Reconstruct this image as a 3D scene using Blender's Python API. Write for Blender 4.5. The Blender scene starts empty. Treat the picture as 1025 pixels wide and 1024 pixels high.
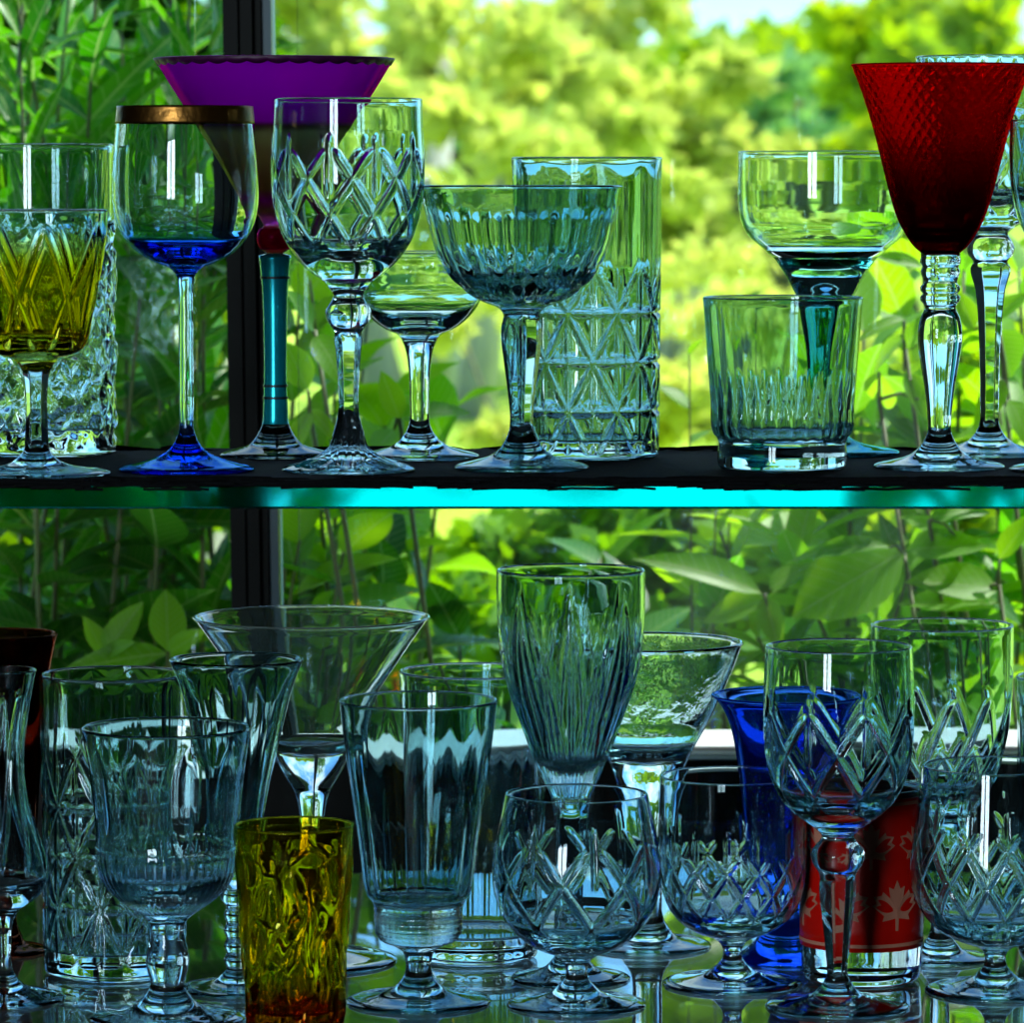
import bpy, math, random
import numpy as np
from mathutils import Vector, Matrix, Euler
PI = math.pi
sc = bpy.context.scene
C = sc.collection

# ------------------------------------------------------------------ camera
F = 4545.0                     # focal length in pixels of the 1025x1024 frame
HORIZON = 175.0
PITCH = math.atan((512.0 - HORIZON) / F)
CAM = Vector((0.0, 0.0, 1.45))
cam_d = bpy.data.cameras.new('camera')
cam_d.sensor_width = 36.0; cam_d.sensor_fit = 'HORIZONTAL'
cam_d.lens = 36.0 * F / 1025.0
cam_d.clip_start = 0.05; cam_d.clip_end = 400
cam_d.dof.use_dof = True; cam_d.dof.focus_distance = 2.12; cam_d.dof.aperture_fstop = 25
cam = bpy.data.objects.new('camera', cam_d); C.objects.link(cam)
cam.location = CAM; cam.rotation_euler = (PI / 2 - PITCH, 0, 0)
sc.camera = cam

# ------------------------------------------------------------------ sky, sun, exposure
world = bpy.data.worlds.new('sky'); sc.world = world; world.use_nodes = True
wn = world.node_tree.nodes; wl = world.node_tree.links
SUN_AZ, SUN_EL = math.radians(55), math.radians(58)     # beyond the window, off to the right
skyt = wn.new('ShaderNodeTexSky'); skyt.sky_type = 'NISHITA'; skyt.sun_disc = False
skyt.sun_elevation = SUN_EL; skyt.sun_rotation = SUN_AZ
skyt.air_density = 1.0; skyt.dust_density = 0.6; skyt.ozone_density = 2.0
wn['Background'].inputs[1].default_value = 0.28
tint = wn.new('ShaderNodeMix'); tint.data_type = 'RGBA'; tint.blend_type = 'MULTIPLY'; tint.inputs[0].default_value = 1.0
tint.inputs[7].default_value = (0.48, 0.88, 1.18, 1)
wl.new(skyt.outputs[0], tint.inputs[6])
wtc = wn.new('ShaderNodeTexCoord'); cnz = wn.new('ShaderNodeTexNoise'); cnz.inputs['Scale'].default_value = 4.0; cnz.inputs['Detail'].default_value = 6
wl.new(wtc.outputs['Generated'], cnz.inputs['Vector'])
cmr = wn.new('ShaderNodeMapRange'); cmr.inputs['From Min'].default_value = 0.48; cmr.inputs['From Max'].default_value = 0.64
wl.new(cnz.outputs[0], cmr.inputs['Value'])
cloud = wn.new('ShaderNodeMix'); cloud.data_type = 'RGBA'; cloud.inputs[7].default_value = (5.2, 6.2, 6.9, 1)      # broken white cloud
wl.new(cmr.outputs[0], cloud.inputs[0]); wl.new(tint.outputs[2], cloud.inputs[6]); wl.new(cloud.outputs[2], wn['Background'].inputs[0])
sd = bpy.data.lights.new('sun', 'SUN'); sd.energy = 8.0; sd.angle = 0.02; sd.color = (1.0, 0.97, 0.88)
sun = bpy.data.objects.new('sun', sd); C.objects.link(sun)
sdir = Vector((math.sin(SUN_AZ) * math.cos(SUN_EL), math.cos(SUN_AZ) * math.cos(SUN_EL), math.sin(SUN_EL)))
sun.rotation_euler = sdir.to_track_quat('Z', 'Y').to_euler(); sun.location = (1, 6, 8)
for k_, wx in enumerate((-1.90, -1.32)):            # daylight falling in through the two windows behind the viewer
    ad_ = bpy.data.lights.new('window_daylight', 'AREA'); ad_.shape = 'RECTANGLE'; ad_.size = 0.44; ad_.size_y = 1.28
    ad_.energy = 32; ad_.color = (0.86, 0.95, 1.0)
    al = bpy.data.objects.new('window_daylight', ad_); C.objects.link(al)
    al.location = (wx, -2.24, 1.65); al.rotation_euler = (PI / 2, 0, 0)
vs = sc.view_settings
vs.view_transform = 'Standard'; vs.look = 'None'; vs.gamma = 1.0; vs.use_curve_mapping = False
vs.exposure = 0.25
cy = sc.cycles
cy.max_bounces = 28; cy.transmission_bounces = 28; cy.glossy_bounces = 10; cy.diffuse_bounces = 3
cy.transparent_max_bounces = 24; cy.volume_bounces = 0
cy.caustics_reflective = False; cy.caustics_refractive = False
cy.sample_clamp_indirect = 8.0; cy.sample_clamp_direct = 0
cy.use_denoising = True

# ------------------------------------------------------------------ pixel -> world
def ray(px, py):
    xr = (px - 512.5) / F; yr = (512.0 - py) / F
    return Vector((xr, math.cos(PITCH) + yr * math.sin(PITCH), -math.sin(PITCH) + yr * math.cos(PITCH)))
def on_Y(px, py, Y):
    d = ray(px, py); t = Y / d.y
    return CAM + d * t
def on_Z(px, py, z):
    d = ray(px, py); t = (z - CAM.z) / d.z
    return CAM + d * t
Z_UP = on_Y(512, 471, 2.09).z          # top of the liner on the upper shelf
Z_LOW = on_Y(512, 1000, 2.07).z        # top of the lower glass counter
WIN_Y = 2.68
GROUND = 0.55

# ------------------------------------------------------------------ helpers
def tag(o, label=None, cat=None, group=None, kind=None):
    if label: o['label'] = label
    if cat: o['category'] = cat
    if group: o['group'] = group
    if kind: o['kind'] = kind
    return o
def empty(name, loc):
    o = bpy.data.objects.new(name, None); C.objects.link(o); o.location = loc
    o.empty_display_size = 0.02
    return o
def mesh_obj(name, verts, faces, mat, parent=None, smooth=False, loc=None):
    me = bpy.data.meshes.new(name)
    me.from_pydata([tuple(v) for v in verts], [], faces); me.validate(); me.update()
    if smooth: me.polygons.foreach_set('use_smooth', [True] * len(me.polygons))
    me.materials.append(mat)
    o = bpy.data.objects.new(name, me); C.objects.link(o)
    if parent: o.parent = parent
    if loc is not None: o.location = loc
    return o
class MB:
    def __init__(s): s.v = []; s.f = []
    def box(s, x0, x1, y0, y1, z0, z1):
        b = len(s.v)
        s.v += [(x, y, z) for z in (z0, z1) for y in (y0, y1) for x in (x0, x1)]
        s.f += [tuple(b + i for i in q) for q in ((0,2,3,1),(4,5,7,6),(0,1,5,4),(2,6,7,3),(0,4,6,2),(1,3,7,5))]
        return s
    def bevel_box(s, x0, x1, y0, y1, z0, z1, c):
        b = len(s.v)
        import bmesh
        bm = bmesh.new()
        bmesh.ops.create_cube(bm, size=1)
        for v in bm.verts:
            v.co = Vector((x0 + (v.co.x + .5) * (x1 - x0), y0 + (v.co.y + .5) * (y1 - y0), z0 + (v.co.z + .5) * (z1 - z0)))
        bmesh.ops.bevel(bm, geom=bm.edges[:], offset=c, segments=2, affect='EDGES', profile=0.5)
        bm.verts.index_update()
        s.v += [tuple(v.co) for v in bm.verts]
        s.f += [tuple(b + v.index for v in f.verts) for f in bm.faces]
        bm.free()
        return s
    def tube(s, pts, rads, n=6):
        b = len(s.v); P = [Vector(p) for p in pts]
        for i, p in enumerate(P):
            t = (P[min(i + 1, len(P) - 1)] - P[max(i - 1, 0)]).normalized()
            a = t.cross(Vector((0.13, 1, 0.07)));
            if a.length < 1e-4: a = t.cross(Vector((1, 0, 0)))
            a.normalize(); c = t.cross(a)
            r = rads[i] if isinstance(rads, (list, tuple)) else rads
            for k in range(n):
                th = 2 * PI * k / n
                s.v.append(tuple(p + (a * math.cos(th) + c * math.sin(th)) * r))
        for i in range(len(P) - 1):
            for k in range(n):
                s.f.append((b + i * n + k, b + (i + 1) * n + k, b + (i + 1) * n + (k + 1) % n, b + i * n + (k + 1) % n))
        s.f.append(tuple(b + k for k in range(n)))
        s.f.append(tuple(b + (len(P) - 1) * n + k for k in reversed(range(n))))
        return s
    def build(s, name, mat, parent=None, smooth=False, loc=None):
        return mesh_obj(name, s.v, s.f, mat, parent, smooth, loc)

# ------------------------------------------------------------------ materials
def newmat(name):
    m = bpy.data.materials.new(name); m.use_nodes = True
    nt = m.node_tree; nt.nodes.clear()
    out = nt.nodes.new('ShaderNodeOutputMaterial')
    return m, nt, out
def principled(name, col, rough=0.6, metal=0.0, noise=None, scale=20, bump=0.0, spec=0.5):
    m, nt, out = newmat(name)
    b = nt.nodes.new('ShaderNodeBsdfPrincipled')
    b.inputs['Base Color'].default_value = (*col, 1); b.inputs['Roughness'].default_value = rough
    b.inputs['Metallic'].default_value = metal; b.inputs['Specular IOR Level'].default_value = spec
    nt.links.new(b.outputs[0], out.inputs[0])
    if noise is not None:
        tc = nt.nodes.new('ShaderNodeTexCoord'); nz = nt.nodes.new('ShaderNodeTexNoise')
        nz.inputs['Scale'].default_value = scale; nz.inputs['Detail'].default_value = 5
        nt.links.new(tc.outputs['Object'], nz.inputs['Vector'])
        mx = nt.nodes.new('ShaderNodeMix'); mx.data_type = 'RGBA'
        mx.inputs[6].default_value = (*col, 1); mx.inputs[7].default_value = (*noise, 1)
        nt.links.new(nz.outputs[0], mx.inputs[0]); nt.links.new(mx.outputs[2], b.inputs['Base Color'])
        if bump:
            bp = nt.nodes.new('ShaderNodeBump'); bp.inputs['Strength'].default_value = bump; bp.inputs['Distance'].default_value = 0.002
            nt.links.new(nz.outputs[0], bp.inputs['Height']); nt.links.new(bp.outputs[0], b.inputs['Normal'])
    return m
def glass(name, col=(0.95, 0.985, 1.0), rough=0.0, ior=1.5, ramp=None, milky=0.0, milkcol=None, bump=None):
    """ramp: list of (height above the thing's base in m, colour)."""
    m, nt, out = newmat(name)
    g = nt.nodes.new('ShaderNodeBsdfGlass'); g.inputs['Roughness'].default_value = rough; g.inputs['IOR'].default_value = ior
    g.inputs['Color'].default_value = (*col, 1)
    src = None
    tc = nt.nodes.new('ShaderNodeTexCoord')
    if ramp:
        sp = nt.nodes.new('ShaderNodeSeparateXYZ'); nt.links.new(tc.outputs['Object'], sp.inputs[0])
        mr = nt.nodes.new('ShaderNodeMapRange'); top = ramp[-1][0]
        mr.inputs['From Max'].default_value = top
        nt.links.new(sp.outputs['Z'], mr.inputs['Value'])
        cr = nt.nodes.new('ShaderNodeValToRGB')
        el = cr.color_ramp.elements
        el[0].position = ramp[0][0] / top; el[0].color = (*ramp[0][1], 1); el[1].position = 1.0; el[1].color = (*ramp[-1][1], 1)
        for h, c in ramp[1:-1]:
            el.new(h / top).color = (*c, 1)
        nt.links.new(mr.outputs[0], cr.inputs[0]); src = cr.outputs[0]
        nt.links.new(src, g.inputs['Color'])
    if bump:
        nz = nt.nodes.new('ShaderNodeTexNoise'); nz.inputs['Scale'].default_value = bump[0]; nz.inputs['Detail'].default_value = 2
        nt.links.new(tc.outputs['Object'], nz.inputs['Vector'])
        bp = nt.nodes.new('ShaderNodeBump'); bp.inputs['Strength'].default_value = bump[1]; bp.inputs['Distance'].default_value = 0.001
        nt.links.new(nz.outputs[0], bp.inputs['Height']); nt.links.new(bp.outputs[0], g.inputs['Normal'])
    last = g.outputs[0]
    if milky:
        tr = nt.nodes.new('ShaderNodeBsdfTranslucent'); tr.inputs[0].default_value = (*(milkcol or col), 1)
        if src and not milkcol: nt.links.new(src, tr.inputs[0])
        mx = nt.nodes.new('ShaderNodeMixShader'); mx.inputs[0].default_value = milky
        nt.links.new(last, mx.inputs[1]); nt.links.new(tr.outputs[0], mx.inputs[2]); last = mx.outputs[0]
    nt.links.new(last, out.inputs[0])
    return m
def leafmat(name, c0, c1, t0, t1, trans=0.5, rough=0.35, scale=3.0, spec=0.5, veins=False):
    m, nt, out = newmat(name)
    N = nt.nodes.new; L = nt.links.new
    oi = N('ShaderNodeObjectInfo'); geo = N('ShaderNodeNewGeometry')
    nz = N('ShaderNodeTexNoise'); nz.inputs['Scale'].default_value = scale; nz.inputs['Detail'].default_value = 4
    L(geo.outputs['Position'], nz.inputs['Vector'])
    ad = N('ShaderNodeMath'); ad.operation = 'ADD'; L(oi.outputs['Random'], ad.inputs[0]); L(nz.outputs[0], ad.inputs[1])
    mr = N('ShaderNodeMapRange'); mr.inputs['From Min'].default_value = 0.35; mr.inputs['From Max'].default_value = 1.25
    L(ad.outputs[0], mr.inputs['Value'])
    def mixc(a, b):
        x = N('ShaderNodeMix'); x.data_type = 'RGBA'; x.inputs[6].default_value = (*a, 1); x.inputs[7].default_value = (*b, 1)
        L(mr.outputs[0], x.inputs[0]); return x.outputs[2]
    p = N('ShaderNodeBsdfPrincipled'); p.inputs['Roughness'].default_value = rough; p.inputs['Specular IOR Level'].default_value = spec
    cb, ctr = mixc(c0, c1), mixc(t0, t1)
    t = N('ShaderNodeBsdfTranslucent')
    if veins:
        tc = N('ShaderNodeTexCoord'); sp = N('ShaderNodeSeparateXYZ'); L(tc.outputs['Object'], sp.inputs[0])
        def mth(op, a, b=None):
            n_ = N('ShaderNodeMath'); n_.operation = op
            for i_, q_ in enumerate((a, b)):
                if q_ is None: continue
                if isinstance(q_, (int, float)): n_.inputs[i_].default_value = q_
                else: L(q_, n_.inputs[i_])
            return n_.outputs[0]
        ax = mth('ABSOLUTE', sp.outputs['X'])
        rib = mth('LESS_THAN', ax, 0.008)
        sv = mth('GREATER_THAN', mth('SINE', mth('MULTIPLY', mth('SUBTRACT', sp.outputs['Y'], mth('MULTIPLY', ax, 0.9)), 62.0)), 0.93)
        vn = mth('MAXIMUM', rib, mth('MULTIPLY', sv, 0.5))
        def lighten(c, amt):
            x = N('ShaderNodeMix'); x.data_type = 'RGBA'; L(mth('MULTIPLY', vn, amt), x.inputs[0]); L(c, x.inputs[6]); x.inputs[7].default_value = (0.45, 0.60, 0.20, 1); return x.outputs[2]
        cb, ctr = lighten(cb, 0.6), lighten(ctr, 0.45)
        bp = N('ShaderNodeBump'); bp.inputs['Strength'].default_value = 0.4; bp.inputs['Distance'].default_value = 0.002
        L(vn, bp.inputs['Height']); L(bp.outputs[0], p.inputs['Normal'])
    L(cb, p.inputs['Base Color']); L(ctr, t.inputs[0])
    mx = N('ShaderNodeMixShader'); mx.inputs[0].default_value = trans
    L(p.outputs[0], mx.inputs[1]); L(t.outputs[0], mx.inputs[2]); L(mx.outputs[0], out.inputs[0])
    return m

M = {}
M['clear'] = glass('clear_glass', (0.82, 0.91, 0.93))
M['pressed'] = glass('thick_pressed_glass', (0.73, 0.845, 0.865))
M['black_frame'] = principled('black_painted_metal', (0.003, 0.006, 0.006), 0.5, spec=0.12)
M['liner'] = principled('black_liner', (0.004, 0.005, 0.006), 0.9, noise=(0.010, 0.012, 0.014), scale=300, bump=0.6, spec=0.08)
M['wall'] = principled('dark_plaster', (0.03, 0.035, 0.04), 0.8, noise=(0.045, 0.05, 0.055), scale=6)
M['ceil'] = principled('ceiling_plaster', (0.10, 0.11, 0.12), 0.8, noise=(0.12, 0.13, 0.14), scale=6)
M['floor'] = principled('dark_floor_boards', (0.03, 0.022, 0.016), 0.5, noise=(0.05, 0.035, 0.024), scale=5)
M['wood'] = principled('dark_cabinet_wood', (0.02, 0.014, 0.010), 0.4, noise=(0.035, 0.022, 0.014), scale=9)
M['sill'] = principled('white_painted_sill', (0.75, 0.77, 0.78), 0.35, noise=(0.6, 0.62, 0.63), scale=25)
M['gold'] = principled('gold_band', (0.32, 0.16, 0.04), 0.32, 1.0, noise=(0.30, 0.14, 0.03), scale=150, bump=0.3)
M['bark'] = principled('brown_stem', (0.10, 0.07, 0.03), 0.7, noise=(0.06, 0.10, 0.03), scale=30)
M['greenstem'] = principled('green_stem', (0.08, 0.16, 0.03), 0.5, noise=(0.12, 0.10, 0.04), scale=30)
M['palebark'] = principled('pale_bark', (0.55, 0.54, 0.48), 0.7, noise=(0.30, 0.30, 0.24), scale=8)

# ------------------------------------------------------------------ the room
room = MB().box(-2.5, 2.5, -2.2, WIN_Y + 0.15, -0.1, 0.0).build('floor', M['floor']); tag(room, 'dark timber floor of the room', kind='structure')
o = MB().box(-2.5, 2.5, -2.2, WIN_Y + 0.15, 2.5, 2.6).build('ceiling', M['ceil']); tag(o, 'plain grey ceiling of the room', kind='structure')
o = MB().box(-2.6, -2.5, -2.2, WIN_Y + 0.15, -0.1, 2.6).build('wall_left', M['wall']); tag(o, 'dark plaster wall on the left', kind='structure')
o = MB().box(2.5, 2.6, -2.2, WIN_Y + 0.15, -0.1, 2.6).build('wall_right', M['wall']); tag(o, 'dark plaster wall on the right', kind='structure')
def wall_with_holes(name, y0, y1, x0, x1, z0, z1, holes, mat):
    """holes: non-overlapping (x0,x1,z0,z1) sharing one z range, sorted by x."""
    mb = MB(); ha, hb = holes[0][2], holes[0][3]
    mb.box(x0, x1, y0, y1, z0, ha); mb.box(x0, x1, y0, y1, hb, z1)
    xs = x0
    for h in holes:
        mb.box(xs, h[0], y0, y1, ha, hb); xs = h[1]
    mb.box(xs, x1, y0, y1, ha, hb)
    return mb.build(name, mat)
RAIL_TOP = on_Y(512, 757, WIN_Y).z
WX0, WX1, WZ0, WZ1 = -1.5, 1.5, Z_LOW - 0.012, 2.15
o = wall_with_holes('wall_front', WIN_Y - 0.02, WIN_Y + 0.10, -2.5, 2.5, -0.1, 2.5, [(WX0, WX1, WZ0, WZ1)], M['wall'])
tag(o, 'dark wall around the wide window', kind='structure')
o = wall_with_holes('wall_back', -2.3, -2.2, -2.5, 2.5, -0.1, 2.6, [(-2.13, -1.67, 1.0, 2.3), (-1.55, -1.09, 1.0, 2.3)], M['wall'])
tag(o, 'wall behind the viewer with two tall windows', kind='structure')
# pane: clear sheet with a faint reflection and distant haze painted in as pale streaks
def pane_material(name, haze):
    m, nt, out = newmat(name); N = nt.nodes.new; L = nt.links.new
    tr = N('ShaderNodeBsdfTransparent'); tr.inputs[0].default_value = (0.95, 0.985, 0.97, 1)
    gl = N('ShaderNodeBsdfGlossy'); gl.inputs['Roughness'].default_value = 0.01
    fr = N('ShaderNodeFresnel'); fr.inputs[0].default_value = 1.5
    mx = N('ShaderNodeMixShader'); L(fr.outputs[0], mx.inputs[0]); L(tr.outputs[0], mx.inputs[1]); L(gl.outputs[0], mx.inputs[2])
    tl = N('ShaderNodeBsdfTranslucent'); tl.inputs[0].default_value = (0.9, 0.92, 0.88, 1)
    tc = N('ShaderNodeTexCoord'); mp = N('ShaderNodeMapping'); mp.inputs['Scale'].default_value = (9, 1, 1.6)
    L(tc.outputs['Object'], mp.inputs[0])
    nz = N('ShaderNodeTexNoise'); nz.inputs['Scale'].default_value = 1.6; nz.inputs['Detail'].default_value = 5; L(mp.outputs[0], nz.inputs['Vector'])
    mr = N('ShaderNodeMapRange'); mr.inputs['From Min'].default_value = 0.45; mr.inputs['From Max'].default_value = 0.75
    mr.inputs['To Min'].default_value = 0.0; mr.inputs['To Max'].default_value = haze
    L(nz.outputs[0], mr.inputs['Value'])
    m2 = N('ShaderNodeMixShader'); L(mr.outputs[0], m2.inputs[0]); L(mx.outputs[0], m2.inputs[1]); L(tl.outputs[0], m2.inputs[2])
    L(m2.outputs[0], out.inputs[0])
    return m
M['pane'] = pane_material('window_pane', 0.0); M['pane_haze'] = pane_material('pane_with_painted_haze', 0.02)
win = empty('window_1', (0, WIN_Y, WZ0)); tag(win, 'wide black-framed window looking out on the garden', kind='structure')
off = Vector((0, WIN_Y, WZ0))
def wpart(name, mat, x0, x1, y0, y1, z0, z1, c=0.002):
    return MB().bevel_box(x0 - off.x, x1 - off.x, y0 - off.y, y1 - off.y, z0 - off.z, z1 - off.z, c).build(name, mat, win)
wpart('bottom_rail', M['black_frame'], WX0, WX1, WIN_Y - 0.015, WIN_Y + 0.03, WZ0, RAIL_TOP)
wpart('top_rail', M['black_frame'], WX0, WX1, WIN_Y - 0.015, WIN_Y + 0.03, WZ1 - 0.05, WZ1)
wpart('side_rail', M['black_frame'], WX0, WX0 + 0.05, WIN_Y - 0.015, WIN_Y + 0.03, RAIL_TOP, WZ1 - 0.05)
wpart('side_rail', M['black_frame'], WX1 - 0.05, WX1, WIN_Y - 0.015, WIN_Y + 0.03, RAIL_TOP, WZ1 - 0.05)
pa = on_Y(224, 100, WIN_Y - 0.03); pb = on_Y(262, 100, WIN_Y - 0.03)
# the post leans a little, as in the photograph
mb = MB(); 
lean = 0.0105
pz0, pz1 = RAIL_TOP, WZ1 - 0.05
def post_box(xa, xb, y0, y1):
    b = len(mb.v)
    for z in (pz0, pz1):
        sx = -(z - pa.z) * lean
        for y in (y0, y1):
            for x in (xa + sx, xb + sx): mb.v.append((x, y - off.y, z - off.z))
    mb.f += [tuple(b + i for i in q) for q in ((0,2,3,1),(4,5,7,6),(0,1,5,4),(2,6,7,3),(0,4,6,2),(1,3,7,5))]
wdt = pb.x - pa.x
post_box(pa.x, pb.x, WIN_Y - 0.030, WIN_Y + 0.02)
post_box(pa.x + wdt * 0.30, pa.x + wdt * 0.40, WIN_Y - 0.034, WIN_Y - 0.0301)
post_box(pa.x + wdt * 0.62, pa.x + wdt * 0.78, WIN_Y - 0.036, WIN_Y - 0.0301)
mb.build('mullion_post', M['black_frame'], win)
M['blue_edge'] = principled('blue_grey_gasket', (0.02, 0.09, 0.13), 0.4)
mb = MB(); post_box(pb.x + 0.0003, pb.x + 0.0058, WIN_Y - 0.026, WIN_Y + 0.02); tag(mb.build('post_edge_strip', M['blue_edge'], win), 'slate blue strip along the right edge of the post')
post_x = pa.x + wdt / 2
wpart('pane', M['pane'], WX0 + 0.05, post_x - 0.03, WIN_Y + 0.004, WIN_Y + 0.008, RAIL_TOP, WZ1 - 0.05, 0.0005)
wpart('pane', M['pane_haze'], post_x + 0.03, WX1 - 0.05, WIN_Y + 0.004, WIN_Y + 0.008, RAIL_TOP, WZ1 - 0.05, 0.0005)
tag(wpart('outer_sill', M['sill'], WX0, WX1, WIN_Y + 0.035, WIN_Y + 0.115, RAIL_TOP - 0.03, RAIL_TOP + 0.002), 'white outer window sill')
eave = MB().bevel_box(-3.2, 3.2, WIN_Y + 0.10, WIN_Y + 0.22, 2.32, 2.44, 0.01).build('trim_1', M['sill']); tag(eave, 'unseen white eave board added to keep sun off the window', kind='structure')  # eave added out of view to block direct sun from the glasses
# ------------------------------------------------------------------ outside ground
def ground_material():
    m, nt, out = newmat('meadow_grass'); N = nt.nodes.new; L = nt.links.new
    p = N('ShaderNodeBsdfPrincipled'); p.inputs['Roughness'].default_value = 0.9; p.inputs['Specular IOR Level'].default_value = 0.1
    g = N('ShaderNodeTexCoord'); n1 = N('ShaderNodeTexNoise'); n1.inputs['Scale'].default_value = 0.9; n1.inputs['Detail'].default_value = 8
    L(g.outputs['Object'], n1.inputs['Vector'])
    cr = N('ShaderNodeValToRGB'); e = cr.color_ramp.elements
    e[0].position = 0.3; e[0].color = (0.16, 0.30, 0.02, 1); e[1].position = 0.72; e[1].color = (0.42, 0.52, 0.04, 1)
    k = e.new(0.5); k.color = (0.30, 0.46, 0.04, 1)
    L(n1.outputs[0], cr.inputs[0]); L(cr.outputs[0], p.inputs['Base Color']); L(p.outputs[0], out.inputs[0])
    return m
M['meadow'] = ground_material()
vs_, fs_ = [], []
nx, ny = 30, 50
rng = np.random.default_rng(3)
for j in range(ny + 1):
    y = WIN_Y + 0.12 + (90 - WIN_Y) * (j / ny) ** 2
    for i in range(nx + 1):
        x = (i / nx - 0.5) * (8 + y * 1.6)
        h = 0.06 * math.sin(x * 1.3 + y) * min(1, y / 20) + 0.03 * math.sin(3.1 * x - 0.7 * y)
        rise = 0.0009 * max(0, y - 8) ** 2 * 0.4
        vs_.append((x, y, GROUND + h + rise - 0.02))
for j in range(ny):
    for i in range(nx):
        a = j * (nx + 1) + i; fs_.append((a, a + 1, a + nx + 2, a + nx + 1))
ground = mesh_obj('ground', vs_, fs_, M['meadow'], smooth=True); tag(ground, 'sunlit yellow-green meadow beyond the window', kind='structure')

# ------------------------------------------------------------------ cabinet, shelf, counter
for sx, side in ((-1, 'left'), (1, 'right')):
    xa, xb = sorted((sx * 0.622, sx * 0.65))
    o = MB().bevel_box(xa, xb, 1.90, 2.64, 0, 2.05, 0.002).build('cabinet_side_panel', M['wood'])
    tag(o, 'dark wooden cabinet side carrying the %s ends of the glass shelves' % side, 'cabinet side')
def slab_glass(name, dens, col, rough=0.0, ior=1.5):
    m, nt, out = newmat(name); N = nt.nodes.new; L = nt.links.new
    g = N('ShaderNodeBsdfGlass'); g.inputs['IOR'].default_value = ior; g.inputs['Roughness'].default_value = rough
    L(g.outputs[0], out.inputs[0])
    v = N('ShaderNodeVolumeAbsorption'); v.inputs[0].default_value = (*col, 1); v.inputs[1].default_value = dens
    L(v.outputs[0], out.inputs[1])
    return m
M['shelf_glass'] = slab_glass('green_edge_glass', 20.0, (0.30, 0.995, 0.975), ior=1.68)
M['counter_glass'] = slab_glass('counter_glass', 5.0, (0.35, 0.97, 0.90))
LINER_T = 0.0025
SH_Y0, SH_Y1 = 2.022, 2.275
sh = MB().bevel_box(-0.622, 0.622, SH_Y0, SH_Y1, Z_UP - LINER_T - 0.0102, Z_UP - LINER_T, 0.0003).build('glass_shelf', M['shelf_glass'])
M['ground_edge'] = slab_glass('ground_back_edge', 22.0, (0.30, 0.995, 0.975), 0.10, ior=1.68)
sh.data.materials.append(M['ground_edge'])
for p_ in sh.data.polygons:
    if p_.normal.y > 0.9: p_.material_index = 1
tag(sh, 'thick glass shelf with a glowing turquoise front edge', 'shelf')
ct = MB().bevel_box(-0.622, 0.622, 1.90, WIN_Y - 0.03, Z_LOW - 0.010, Z_LOW, 0.0006).build('glass_counter', M['counter_glass'])
tag(ct, 'greenish glass counter reflecting the garden under the lower glasses', 'counter')
# black liner: a thin sheet with a frayed, stringy edge
ln = empty('shelf_liner', (0, 2.15, Z_UP - LINER_T)); tag(ln, 'black stringy liner mat lying on the upper glass shelf', 'mat')
lv, lf = [], []
rnd = random.Random(5)
nxl = 160
for iy, yb in enumerate((SH_Y0 + 0.003, SH_Y0 + 0.006, 2.10, 2.20, SH_Y1 - 0.012, SH_Y1 - 0.008)):
    for i in range(nxl + 1):
        x = -0.6 + 1.2 * i / nxl
        jit = rnd.uniform(-0.002, 0.002) if iy in (0, 1, 4, 5) else 0
        zz = LINER_T - (0.0 if iy in (1, 2, 3, 4) else LINER_T * 0.6) - (rnd.uniform(0, 0.0006))
        lv.append((x, yb + jit - 2.15, zz))
nl = len(lv)
lv += [(x, y, 0.0) for (x, y, z) in lv]
W = nxl + 1
for j in range(5):
    for i in range(nxl):
        a = j * W + i
        lf.append((a, a + 1, a + W + 1, a + W)); lf.append((nl + a, nl + a + W, nl + a + W + 1, nl + a + 1))
for i in range(nxl):
    lf.append((i, nl + i, nl + i + 1, i + 1)); a = 5 * W + i; lf.append((a, a + 1, nl + a + 1, nl + a))
for j in range(5):
    a = j * W; lf.append((a, a + W, nl + a + W, nl + a)); a = j * W + nxl; lf.append((a, nl + a, nl + a + W, a + W))
mesh_obj('sheet', lv, lf, M['liner'], ln)
mb = MB()
for k in range(420):
    front = k < 300
    x = rnd.uniform(-0.3, 0.3) if front else rnd.uniform(-0.33, 0.33)
    y = (SH_Y0 + rnd.uniform(-0.001, 0.02)) if front else SH_Y1 - rnd.uniform(0.006, 0.03)
    a = rnd.uniform(-0.35, 0.35); l = rnd.uniform(0.012, 0.045)
    p = Vector((x, y - 2.15, LINER_T * rnd.uniform(0.2, 1.0)))
    if k % 4 == 0 and front: p = Vector((x, SH_Y0 - 0.0012 - 2.15, rnd.uniform(-0.0018, 0.001)))
    d = Vector((math.cos(a), math.sin(a) * 0.4, 0))
    pts = [p + d * (l * t) + Vector((0, 0.0015 * math.sin(7 * t + k), (0.0011 if not front else 0.0005) * math.sin(3.1 * t) )) for t in (0, .33, .66, 1)]
    mb.tube(pts, 0.0006, 4)
f_ = mb.build('frayed_strands', M['liner'], ln); f_['kind'] = 'stuff'

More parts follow.
